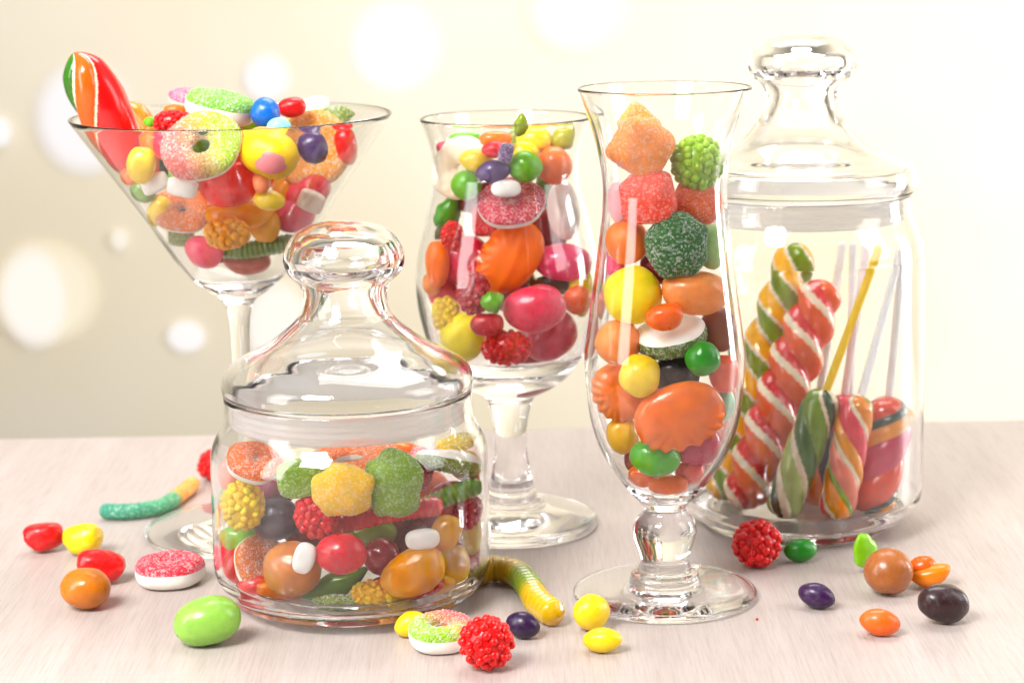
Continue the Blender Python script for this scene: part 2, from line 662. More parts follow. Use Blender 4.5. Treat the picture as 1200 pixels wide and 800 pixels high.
# keep the cone straight
r0, z0 = outer[-4]
r1, z1 = outer[-1]
outer[-3] = (r0 + (r1 - r0) * 0.30, z0 + (z1 - z0) * 0.30)
outer[-2] = (r0 + (r1 - r0) * 0.66, z0 + (z1 - z0) * 0.66)
foot_r = 0.0435
zt = outer[0][1]
bottom = [(0, 0.001), (foot_r - 0.006, 0.0008), (foot_r - 0.0012, 0.0003), (foot_r, 0.0014), (foot_r - 0.0008, 0.0026), (foot_r * 0.72, 0.0038), (0.0165, 0.0062), (0.0090, zt - 0.0018)]
up = spline(outer, 6)
zr = up[-1][1]
inn_top = [(r - 0.0012 - 0.0006 * max(0, 1 - (z - at_depth(280, 327, MAR_Y).z) / 0.02), z) for r, z in up if z > at_depth(280, 327, MAR_Y).z]
zb = inn_top[0][1]
ib = [(0, zb - 0.004), (inn_top[0][0] * 0.6, zb - 0.0033)]
inner_up = spline(ib, 4)[:-1] + inn_top
bsp = spline(bottom, 5)
prof = bsp + up + lip(up[-1][0], inner_up[-1][0], zr)[1:-1] + list(reversed(inner_up))
g = root('martini_glass', ax)
split_lathe(g, prof, [len(bsp) - 1, len(bsp) + 6 * 4], ['foot', 'stem', 'bowl'], M['glass'])
tag(g, 'wide cone martini glass on a thin stem heaped with mixed candies', 'glass', 'glassware')
INNER['martini'] = inner_fn(inner_up)
ZB['martini'] = zb - 0.004


def jar(name, key, label, lid_label, Y, u, vfoot, body_px, neck_px, lid_px, base_r):
    ax = axis_at(u, vfoot, Y)
    AXIS[key] = ax
    body = px_profile(Y, u, body_px)
    neck = px_profile(Y, u, neck_px)
    base = [(0, 0.0030), (base_r * 0.72, 0.0028), (base_r * 0.86, 0.0010), (base_r * 0.95, 0.0004), (base_r, 0.0022), (base_r + 0.0002, 0.0052), (base_r + 0.0030, 0.0068)]
    bsp = spline(base, 4)
    up = spline([bsp[-1]] + body + neck, 6)[1:]
    rn, zn = up[-1]
    wall = 0.0018
    zfl = 0.0072
    inn = [(r - wall, z) for r, z in up if z > zfl + 0.007]
    r0 = inn[0][0]
    ib = spline([(0, zfl), (r0 * 0.80, zfl + 0.0002), (r0 * 0.93, zfl + 0.0016), (r0 * 0.985, inn[0][1] - 0.0015)], 4)
    inner_up = ib + inn
    prof = bsp + up + lip(rn, inner_up[-1][0], zn)[1:-1] + list(reversed(inner_up))
    g = root(name, ax)
    split_lathe(g, prof, [len(bsp) - 1], ['base', 'body'], M['jarglass'])
    tag(g, label, 'jar', 'glassware')
    INNER[key] = inner_fn(inner_up)
    ZB[key] = zfl
    # lid: hollow blown dome and knob, milky sealing ring below the flange
    lp = px_profile(Y, u, lid_px)            # from flange bottom up to the top
    lp[-1] = (0.0, lp[-1][1])
    outer = spline(lp, 6)
    zf = outer[0][1]
    gap = zn + 0.0016 - zf
    outer = [(r, z + max(gap, 0)) for r, z in outer]
    zf += max(gap, 0)
    t = 0.0030
    inner = []
    for i, (r, z) in enumerate(outer):       # offset along the profile normal
        a_, b_ = outer[max(i - 1, 0)], outer[min(i + 1, len(outer) - 1)]
        dr, dz = b_[0] - a_[0], b_[1] - a_[1]
        n_ = math.hypot(dr, dz) or 1
        t = 0.0028 + 0.0030 * min(1.0, max(0.0, (z - zf - 0.028) / 0.012))
        inner.append((max(r - t * dz / n_, 0.0), z + t * dr / n_))
    inner = [q for q in inner]
    inner[-1] = (0.0, outer[-1][1] - t)
    inner[0] = (outer[0][0] - t, zf)
    cl = [inner[0]]
    for q in inner[1:]:
        cl.append(q)
    g2 = root('jar_lid', (ax.x, ax.y, zf))
    prof = [(r, z - zf) for r, z in list(reversed(cl))] + [(r - 0.0008, z - zf - 0.0007) for r, z in [outer[0]]] + [(r, z - zf) for r, z in outer]
    # part 1: inner skin, flange and dome; part 2: knob with its own inside
    zk = min((r, z) for r, z in outer if z > zf + 0.02 and z < outer[-1][1] - 0.012)[1] - zf
    in_k = max(i for i, q in enumerate(prof[:len(cl)]) if q[1] > zk - 0.0005)
    out_k = min(i for i, q in enumerate(prof) if i > len(cl) and q[1] > zk)
    lathe('knob_inside', prof[:in_k + 1], M['jarglass'], g2)
    lathe('dome', prof[in_k:out_k + 1], M['jarglass'], g2)
    lathe('knob', prof[out_k:], M['jarglass'], g2)
    # sealing ring: ribbed sleeve inside the neck
    rs = inner_up[-1][0] - 0.0012
    hh = 0.0122
    ring = [(rs - 0.0035, -hh)]
    for k in range(5):
        z_ = -hh + 0.0102 * k / 4
        ring += [(rs - 0.0016, z_), (rs, z_ + 0.0009), (rs - 0.0002, z_ + 0.0015), (rs - 0.0016, z_ + 0.0021)]
    ring = [q for q in ring if q[1] < -0.0006] + [(rs - 0.001, -0.0008), (rs - 0.0035, -0.0008), (rs - 0.0035, -hh)]
    lathe('seal_ring', ring, M['plastic'], g2)
    tag(g2, lid_label, 'lid', 'glass lids with round knobs')
    return up


jar('glass_jar', 'smalljar', 'short round lidded glass jar in front, packed full of mixed candies',
    'domed clear glass lid with round knob on the short front jar', JAR_Y, 415, 701,
    [(141, 688), (154, 674), (161, 657), (162, 630), (162, 570), (162, 534)],
    [(160.5, 520), (156.5, 509), (150.5, 499), (146.5, 490), (145, 480), (145, 460)],
    [(146, 457), (147, 447), (144.5, 436), (136, 427), (119, 417), (97, 406), (79, 393), (62, 379), (54, 369), (51, 362), (49.5, 350), (50.5, 340), (55, 331), (65, 322), (70.5, 311), (70.5, 300), (66, 287), (56, 274), (36, 265), (0, 262)], 0.0385)
jar('glass_jar', 'talljar', 'tall straight lidded glass jar at the back right holding rope candies and lollipops',
    'clear glass lid with round knob on the tall back jar', TAL_Y, 933, 608,
    [(129, 594), (140, 583), (144.5, 568), (145.5, 546), (145.5, 430), (145.5, 312), (144.5, 292)],
    [(141.5, 275), (136.5, 263), (132, 254), (129, 246), (128, 237), (128, 228)],
    [(133, 222), (136.5, 213), (135.5, 201), (129, 190), (98, 180), (71, 165), (54, 146), (44, 128), (42, 116), (43.5, 106), (49, 97), (58, 90), (63.5, 80), (63.5, 69), (59, 57), (48, 48), (30, 41), (0, 38.5)], 0.0405)


# ------------------------------------------------------------------ candy shapes (local x right, y away, z up; half sizes a, b, c)
def ellipsoid(a, b, c, col, e=1.0, bend=0.0, taper=0.0, lump=0.04, seed=0.0):
    g = Geo()

    def f(d):
        p = Vector((a * sp(d.x, e), b * sp(d.y, e), c * sp(d.z, e)))
        t = d.x
        p.z *= 1 + taper * t
        p.y *= 1 + taper * t
        p.z += bend * c * (t * t - 0.4)
        k = 1 + (noise.noise(Vector((d.x * 1.3 + seed, d.y * 1.3, d.z * 1.3 - seed))) + 0.35 * noise.noise(Vector((d.x * 3.1 - seed, d.y * 3.1, d.z * 3.1)))) * lump
        return p * k
    return g.ball(f, col)


def lens(a, b, c, col, seed=0.0):
    """sugar shell lentil: oval outline with a softly pinched equator (poles along x)"""
    g = Geo()

    def f(d):
        rho = math.sqrt(max(0, 1 - d.x * d.x))
        q = Vector((a * sp(d.x, 1.0) * (1 + 0.10 * d.x * d.x), b * d.y * (0.94 + 0.06 * rho), c * d.z * (0.94 + 0.06 * rho)))
        return q * (1 + noise.noise(d * 1.5 + Vector((seed, 0, 0))) * 0.03)
    return g.ball(f, col)


def tablet(a, b, c, col):
    g = Geo()
    return g.ball(lambda d: (a * sp(d.x, 0.75), b * sp(d.y, 0.75) if False else b * d.y, c * sp(d.z, 0.35)), col)


def berry(a, b, c, col, n=64, nr=0.20, taper=0.0, seed=1):
    rnd = random.Random(seed)
    g = Geo()
    g.ball(lambda d: (a * 0.87 * d.x * (1 + taper * d.z), b * 0.87 * d.y * (1 + taper * d.z), c * 0.87 * d.z), tuple(x * 0.9 for x in col), 20, 12)
    ga = math.pi * (3 - math.sqrt(5))
    m_ = (a * b * c) ** (1 / 3)
    for i in range(n):
        z = 1 - 2 * (i + 0.5) / n
        r = math.sqrt(1 - z * z)
        th = ga * i + rnd.uniform(-0.2, 0.2)
        if rnd.random() < 0.04:
            continue
        d = Vector((r * math.cos(th), r * math.sin(th), z))
        k = 1 + taper * d.z
        q = Vector((a * 0.86 * d.x * k, b * 0.86 * d.y * k, c * 0.86 * d.z))
        rr = m_ * nr * rnd.uniform(0.86, 1.14)
        q = q * rnd.uniform(0.975, 1.015)
        tint = rnd.uniform(0.9, 1.08)
        g.ball(lambda e: q + e * rr, tuple(min(1, x * tint) for x in col), 12, 8)
    return g


def ring_parts(rt, Rr, hh, top_col, mat_top='sugar', base_col=None, hole=0.26, squash=1.0, two=None, sb=8):
    """flat gummy ring: sugared upper half and foam lower half"""
    base_col = base_col or lin((247, 240, 232))
    rin = hole * Rr
    rc, tw = (Rr + rin) / 2, (Rr - rin) / 2
    nu, nv = 56, 14
    for nm, a0, a1, mt in (('sugar_top', sb, 180 - sb, mat_top), ('foam_base', 180 - sb, 360 + sb, 'foam')):
        g = Geo()
        rows, cols = [], []
        for i in range(nu + 1):
            th = 2 * math.pi * i / nu
            wv = 1 + 0.035 * math.sin(2 * th + 0.6) + 0.02 * math.sin(5 * th)
            row, cr = [], []
            for j in range(nv + 1):
                a = R(a0 + (a1 - a0) * j / nv)
                rr = rc + tw * sp(math.cos(a), 0.85)
                z = hh * sp(math.sin(a), 0.8)
                x, y = rr * math.cos(th) * wv, rr * math.sin(th) * wv * squash
                row.append(Vector((x, y, z)))
                if nm == 'sugar_top':
                    if two:
                        t = min(1, max(0, 0.5 + (x * math.cos(two[1]) + y * math.sin(two[1])) / Rr * 0.9))
                        cr.append(tuple(p + (q - p) * t for p, q in zip(top_col, two[0])))
                    else:
                        cr.append(top_col)
                else:
                    cr.append(base_col)
            rows.append(row)
            cols.append(cr)
        g.grid(rows, cols, closed_u=False, cap=False)
        g.f = [tuple(reversed(f)) for f in g.f]
        if mt == 'sugar' and nm == 'sugar_top':
            g.sprinkle(420, 0.00028, Rr * 97)
        g.build(nm, mt, rt)


def tube(g, pts, rad, colfn, nseg=20, ridge=0.0, nridge=0, flat=1.0, n=14):
    """tube through points; colfn(t) gives the colour along the length; rounded ends"""
    P = spline([tuple(p) for p in pts], n)
    P = [Vector(p) for p in P]
    # Catmull-Rom clamps the first coordinate at zero, so rebuild it here
    Q = []
    src = [Vector(p) for p in pts]
    E = [src[0]] + src + [src[-1]]
    for i in range(1, len(E) - 2):
        for k in range(n):
            t = k / n
            a, b, c, d = E[i - 1], E[i], E[i + 1], E[i + 2]
            Q.append(0.5 * ((2 * b) + (c - a) * t + (2 * a - 5 * b + 4 * c - d) * t * t + (3 * b - a - 3 * c + d) * t ** 3))
    Q.append(src[-1])
    N = max(60, nridge * 8)
    lens_ = [0]
    for p, q in zip(Q, Q[1:]):
        lens_.append(lens_[-1] + (q - p).length)
    tot = lens_[-1]

    def pos(s):
        s = min(max(s, 0), tot)
        for i in range(len(Q) - 1):
            if lens_[i + 1] >= s:
                k = (s - lens_[i]) / max(lens_[i + 1] - lens_[i], 1e-9)
                return Q[i].lerp(Q[i + 1], k)
        return Q[-1]
    up = Vector((0, 0, 1))
    rows, cols = [], []
    for i in range(N + 1):
        t = i / N
        s = t * tot
        p = pos(s)
        d = (pos(s + tot * 0.01) - pos(s - tot * 0.01)).normalized()
        sx = d.cross(up)
        if sx.length < 1e-3:
            sx = Vector((1, 0, 0))
        sx.normalize()
        sy = sx.cross(d).normalized()
        ed = min(s, tot - s)
        k = math.sqrt(max(0.0, 1 - (1 - min(ed / rad, 1)) ** 2))
        k = max(k, 0.04)
        if nridge:
            k *= 1 + ridge * math.sin(2 * math.pi * nridge * t)
        rows.append([p + (sx * math.cos(2 * math.pi * j / nseg) + sy * math.sin(2 * math.pi * j / nseg) * flat) * rad * k for j in range(nseg)])
        cols.append([colfn(t)] * nseg)
    g.grid(rows, cols)
    return g


def blend(stops):
    def f(t):
        for (t0, c0), (t1, c1) in zip(stops, stops[1:]):
            if t0 <= t <= t1:
                k = (t - t0) / max(t1 - t0, 1e-6)
                k = k * k * (3 - 2 * k)
                return tuple(a + (b - a) * k for a, b in zip(c0, c1))
        return stops[-1][1]
    return f


def rope(p0, p1, rad, bands, turns, lobes, groove, phase=0.0, taper=0.0, nseg=72, hand=1, ridged=False):
    """twisted pulled-sugar rope from p0 to p1: bands = [(width, colour)] repeated once in every lobe"""
    g = Geo()
    p0, p1 = Vector(p0), Vector(p1)
    d = (p1 - p0)
    Ln = d.length
    d.normalize()
    sx = d.cross(Vector((0, 1, 0))).normalized()
    sy = d.cross(sx).normalized()
    tot = sum(b[0] for b in bands)
    N = int(90 + 26 * turns)
    rows, cols = [], []
    for i in range(N + 1):
        t = i / N
        s = t * Ln
        ed = min(s, Ln - s)
        k = math.sqrt(max(0.0, 1 - (1 - min(ed / (rad * 0.7), 1)) ** 2))
        k = max(k, 0.03) * (1 - taper * abs(2 * t - 1) ** 3)
        tw = hand * 2 * math.pi * turns * t + phase
        row, cr = [], []
        for j in range(nseg):
            th = 2 * math.pi * j / nseg
            q = ((th + tw) / (2 * math.pi) * lobes) % 1.0
            rr = rad * (1 - groove * (1 - abs(math.sin(math.pi * q)) ** 0.95))
            rr *= 1 + 0.02 * noise.noise(Vector((s * 120, th, phase)))
            acc, c_ = 0, bands[-1][1]
            for wd, cc in bands:
                acc += wd / tot
                if q <= acc:
                    c_ = cc
                    if ridged:
                        f_ = (q - acc + wd / tot) / (wd / tot)
                        rr = rad * (1 - groove * (1 - math.sin(math.pi * f_) ** 0.6 * min(1, wd / tot * 7)))
                        rr *= 1 + 0.05 * noise.noise(Vector((s * 90, th * 0.8, phase)))
                    break
            row.append(p0 + d * s + (sx * math.cos(th) + sy * math.sin(th)) * rr * k)
            cr.append(c_)
        rows.append(row)
        cols.append(cr)
    g.grid(rows, cols)
    return g


def shell_gummy(a, b, c, col, scallops=9):
    """fat gummy shell: smooth upper side, scalloped lower edge"""
    g = Geo()

    def f(d):
        th = math.atan2(d.z, d.x)
        low = max(0.0, -math.sin(th))
        k = 1 + 0.04 * min(1, low * 2) * math.cos(scallops * 2 * th) - 0.10 * max(0, math.sin(th)) * 0
        y = d.y
        p = Vector((a * sp(d.x, 0.9) * k, b * sp(y, 0.8), c * sp(d.z, 0.9) * k))
        # shallow fan ridges on the front
        rad_ = math.hypot(d.x, d.z)
        p.y -= b * (0.10 * math.cos(scallops * 2 * th) * min(1, low * 2) * rad_ + 0.09 * math.exp(-((d.z - 0.1 - 0.3 * d.x) / 0.12) ** 2)) * (1 if y < 0 else 0)
        return p
    return g.ball(f, col, 72, 36)


def bear(a, b, c, col):
    """small gummy animal: body with head and paws blended by overlapping lobes in one mesh"""
    g = Geo()
    lobes = [((0, 0, 0), (0.62, 0.85, 0.62)), ((-0.55, -0.05, 0.45), (0.40, 0.7, 0.42)), ((0.48, 0, -0.30), (0.5, 0.8, 0.45)),
             ((-0.15, -0.25, -0.55), (0.30, 0.5, 0.30)), ((-0.72, -0.2, -0.15), (0.24, 0.4, 0.22)), ((0.30, -0.3, 0.42), (0.28, 0.45, 0.26))]
    for (x, y, z), (ra, rb, rc_) in lobes:
        g.ball(lambda d: (a * (x + ra * d.x), b * (y + rb * d.y), c * (z + rc_ * d.z)), col, 24, 14)
    return g


def cube_jelly(a, b, c, col, seed=0.0, e=0.55):
    g = Geo()

    def f(d):
        p = Vector((a * sp(d.x, e), b * sp(d.y, e), c * sp(d.z, e)))
        return p * (1 + 0.09 * noise.noise(d * 1.6 + Vector((seed, seed, 0))))
    return g.ball(f, col, 48, 28)


def dome_jelly(a, b, c, col, seed=0.0):
    """sugared button with a lumpy rim"""
    g = Geo()

    def f(d):
        th = math.atan2(d.z, d.x)
        k = 1 + 0.045 * math.sin(5 * th + seed) + 0.03 * math.sin(8 * th + 2 * seed)
        p = Vector((a * sp(d.x, 0.9) * k, b * sp(d.y, 0.75), c * sp(d.z, 0.9) * k))
        return p * (1 + 0.05 * noise.noise(d * 2.2 + Vector((seed, 0, 0))))
    return g.ball(f, col, 48, 28)


def leaf_jelly(a, b, c, col, seed=0.0):
    g = Geo()

    def f(d):
        wdt = (1 - 0.55 * d.x * d.x) * (1 - 0.25 * d.x)
        return (a * sp(d.x, 0.9), b * d.y, c * sp(d.z, 0.9) * wdt * (1 + 0.08 * math.cos(9 * d.x)) + 0.25 * c * d.x * d.x)
    return g.ball(f, col, 48, 24)


RED, DRED, ORANGE, DORANGE = lin((208, 16, 30)), lin((130, 14, 28)), lin((250, 124, 2)), lin((246, 94, 2))
YELLOW, LYELLOW, GREEN, LGREEN = lin((250, 206, 4)), lin((242, 224, 84)), lin((104, 174, 4)), lin((150, 200, 84))
DGREEN, OLIVE, PINK, HOTPINK = lin((30, 104, 34)), lin((130, 148, 24)), lin((232, 92, 132)), lin((226, 60, 96))
PURPLE, BLUE, LBLUE, WHITE = lin((62, 32, 84)), lin((18, 110, 196)), lin((156, 216, 232)), lin((246, 242, 238))
CARAMEL, BROWN, CHOC, PEACH = lin((196, 122, 58)), lin((140, 78, 48)), lin((38, 18, 18)), lin((244, 154, 96))
LIME, CREAM, MINTG, ROSE = lin((164, 204, 54)), lin((246, 232, 206)), lin((150, 210, 170)), lin((222, 84, 100))
GOLD, PALEPINK = lin((240, 166, 24)), lin((238, 180, 172))

NAMES = {'bean': ('jelly_bean', 'jelly bean'), 'shell': ('coated_candy', 'candy'), 'mint': ('mint', 'mint'), 'tablet': ('sugar_tablet', 'tablet'),
         'ring': ('gummy_ring', 'gummy ring'), 'berry': ('berry_gummy', 'berry gummy'), 'worm': ('gummy_worm', 'gummy worm'),
         'cube': ('jelly_cube', 'jelly candy'), 'dome': ('jelly_button', 'jelly candy'), 'fish': ('gummy_shell', 'gummy'), 'bear': ('gummy_animal', 'gummy'),
         'leaf': ('jelly_leaf', 'jelly candy'), 'finger': ('gummy_finger', 'gummy'), 'ball': ('candy_ball', 'candy'), 'egg': ('sugar_egg', 'candy')}


def make_candy(kind, a, b, c, col, opt, seed):
    nm = NAMES[kind][0]
    mat = opt.get('mat')
    if kind == 'bean':
        return ellipsoid(a, b, c, col, 0.92, opt.get('bend', 0.10), opt.get('taper', 0.06), opt.get('lump', 0.06), seed).build(nm, mat or 'bean')
    if kind == 'ball':
        return ellipsoid(a, b, c, col, 0.98, 0, 0, 0.06, seed).build(nm, mat or 'matte')
    if kind == 'egg':
        return ellipsoid(a, b, c, col, 0.95, 0, 0.08, 0.05, seed).build(nm, mat or 'foam')
    if kind == 'shell':
        return lens(a, b, c, col, seed).build(nm, mat or 'shell')
    if kind == 'mint':
        return ellipsoid(a, b, c, col, 0.78, 0, 0, 0.02, seed).build(nm, mat or 'matte')
    if kind == 'tablet':
        return tablet(a, b, c, col).build(nm, mat or 'matte')
    if kind == 'berry':
        return berry(a, b, c, col, opt.get('n', 70), opt.get('nr', 0.21), opt.get('taper', 0.0), int(seed * 100)).build(nm, mat or 'berry')
    if kind == 'cube':
        return cube_jelly(a, b, c, col, seed, opt.get('e', 0.55)).sprinkle(260, 0.00026, seed).build(nm, mat or 'frost')
    if kind == 'dome':
        return dome_jelly(a, b, c, col, seed).sprinkle(360, 0.00026, seed).build(nm, mat or 'sugar')
    if kind == 'leaf':
        return leaf_jelly(a, b, c, col, seed).build(nm, mat or 'gummy')
    if kind == 'fish':
        return shell_gummy(a, b, c, col).build(nm, mat or 'gummy')
    if kind == 'bear':
        return bear(a, b, c, col).build(nm, mat or 'gummy')
    if kind == 'ring':
        rt = root(nm)
        ring_parts(rt, a, opt.get('t', 0.30) * a, col, opt.get('mat', 'sugar'), None, opt.get('hole', 0.24), opt.get('squash', 1.0), opt.get('two'), opt.get('sb', 8))
        return rt
    if kind == 'finger':
        rt = root(nm)
        g = Geo()
        tube(g, [(-a, 0, c * 0.12), (0, 0, 0), (a, 0, -c * 0.1)], c * 0.94, lambda t: col, 28)
        g.build('finger', 'matte', rt)
        Geo().ball(lambda d: (a * (0.40 + 0.50 * sp(d.x, 0.75)), c * (-0.86 + 0.09 * d.y + 0.30 * max(0, 0.2 + d.x) ** 2), c * (-0.16 + 0.44 * sp(d.z, 0.75))), lin((236, 146, 150))).build('nail', 'matte', rt)
        return rt
    if kind == 'worm':
        g = Geo()
        tube(g, [(-a, 0, -c * 0.5 * opt.get('arc', 1)), (-a * 0.3, 0, c * 0.35 * opt.get('arc', 1)), (a * 0.35, 0, c * 0.3 * opt.get('arc', 1)), (a, 0, -c * 0.2)], b, opt['cf'], 18, 0.05, opt.get('nr', 16))
        return g.build(nm, mat or 'gummy')


def rot_matrix(roll, pitch, yaw):
    return Matrix.Rotation(R(yaw), 4, 'Z') @ Matrix.Rotation(R(-roll), 4, 'Y') @ Matrix.Rotation(R(pitch), 4, 'X')


PLACED = {}
COUNT = [0]


def place_in(key, kind, u, v_, w_, h_, layer, col, label, **opt):
    """set a candy seen at photo place (u, v), w x h px big, inside a container; layer 0 lies against the front wall"""
    ax, fin, zbot = AXIS[key], INNER[key], ZB[key]
    COUNT[0] += 1
    seed = COUNT[0] * 0.37
    s = mpp(at_depth(u, v_, ax.y))
    roll, pitch, yaw = opt.get('rot', (0, 0, 0))
    ha, hc = w_ * s / 2, h_ * s / 2                       # extents seen in the picture
    if kind == 'ring':
        Rr = max(ha, hc)
        a = Rr
        tk = opt.get('t', 0.30) * Rr
        P_ = R(pitch)
        hb = abs(math.cos(P_)) * Rr + abs(math.sin(P_)) * tk
        hz = abs(math.sin(P_)) * Rr + abs(math.cos(P_)) * tk
        b, c = a, tk
        ext = Vector((Rr, hb, hz))
    else:
        a, c = ha, hc
        b = opt.get('d', 0.92) * min(ha, hc) if kind not in ('dome', 'fish') else opt.get('d', 0.6) * min(ha, hc)
        rr = R(roll)
        # w x h are given along the piece's own axes, so find what it spans
        ext = Vector((math.hypot(a * math.cos(rr), c * math.sin(rr)), b, math.hypot(a * math.sin(rr), c * math.cos(rr))))
    lst = PLACED.setdefault(key, [])
    best = None
    d = ray(u, v_)
    o_ = Vector((0, 0, CAM_H))

    def inside(p):
        q = p - ax
        rmin = min(fin(q.z - 0.55 * ext.z), fin(q.z), fin(q.z + 0.55 * ext.z))
        rho = math.hypot(q.x, q.y)
        if rho > 1e-6:
            ux, uy = abs(q.x) / rho, abs(q.y) / rho
        else:
            ux, uy = 0, 1
        er = math.hypot(ext.x * ux, ext.y * uy)
        return rmin - 0.0004 - 0.94 * er - rho

    Y0, Y1 = ax.y - 0.07, ax.y + 0.07
    cands = []
    N = 90
    for i in range(N + 1):
        Y = Y0 + (Y1 - Y0) * i / N
        p = o_ + d * (Y / d.y)
        if opt.get('free'):
            clear = 1.0 if abs(Y - ax.y - opt['free']) < 0.0009 else -1
        else:
            clear = inside(p)
        cands.append((p, clear))
    ok = [p for p, cl in cands if cl >= 0]
    if not ok:
        p = max(cands, key=lambda q: q[1])[0]
        # pull towards the axis until it clears the wall
        for _ in range(40):
            if inside(p) >= 0:
                break
            q = p - ax
            q.z = 0
            p = p - q * 0.03
        ok = [p]
    start = 0 if layer == 0 else min(len(ok) - 1, int(len(ok) * 0.0))
    chosen = None
    bestc = -9
    for p in ok[start:]:
        worst = 9
        for (q, e2) in lst:
            dx = (p - q)
            k = math.sqrt((dx.x / (ext.x + e2.x)) ** 2 + (dx.y / (ext.y + e2.y)) ** 2 + (dx.z / (ext.z + e2.z)) ** 2)
            worst = min(worst, k)
            flat = math.sqrt((dx.x / (ext.x + e2.x)) ** 2 + (dx.z / (ext.z + e2.z)) ** 2)
            if flat < 0.85 and dx.y < 0.35 * (ext.y + e2.y) * math.sqrt(1 - flat * flat):
                worst = min(worst, 0.3 + dx.y * 2)       # pieces listed later lie behind the earlier ones
        if worst > 0.90:
            chosen = p
            break
        if worst > bestc:
            bestc, chosen2 = worst, p
    if chosen is None:
        chosen = chosen2
    ob = make_candy(kind, a, b, c, col, opt, seed)
    ob.matrix_world = Matrix.Translation(chosen) @ rot_matrix(roll, pitch, yaw)
    lst.append((chosen, ext))
    tag(ob, label, opt.get('cat', NAMES[kind][1]), opt.get('group', GROUP[key]))
    return ob


GROUP = {'martini': 'candies in the martini glass', 'goblet': 'candies in the goblet', 'hurricane': 'candies in the tall curved glass',
         'smalljar': 'candies in the short jar', 'talljar': 'candies in the tall jar'}


def C(key, *rows):
    for r in rows:
        kind, u, v_, w_, h_, col, label = r[:7]
        opt = dict(r[7]) if len(r) > 7 else {}
        place_in(key, kind, u, v_, w_, h_, 0, col, label, **opt)


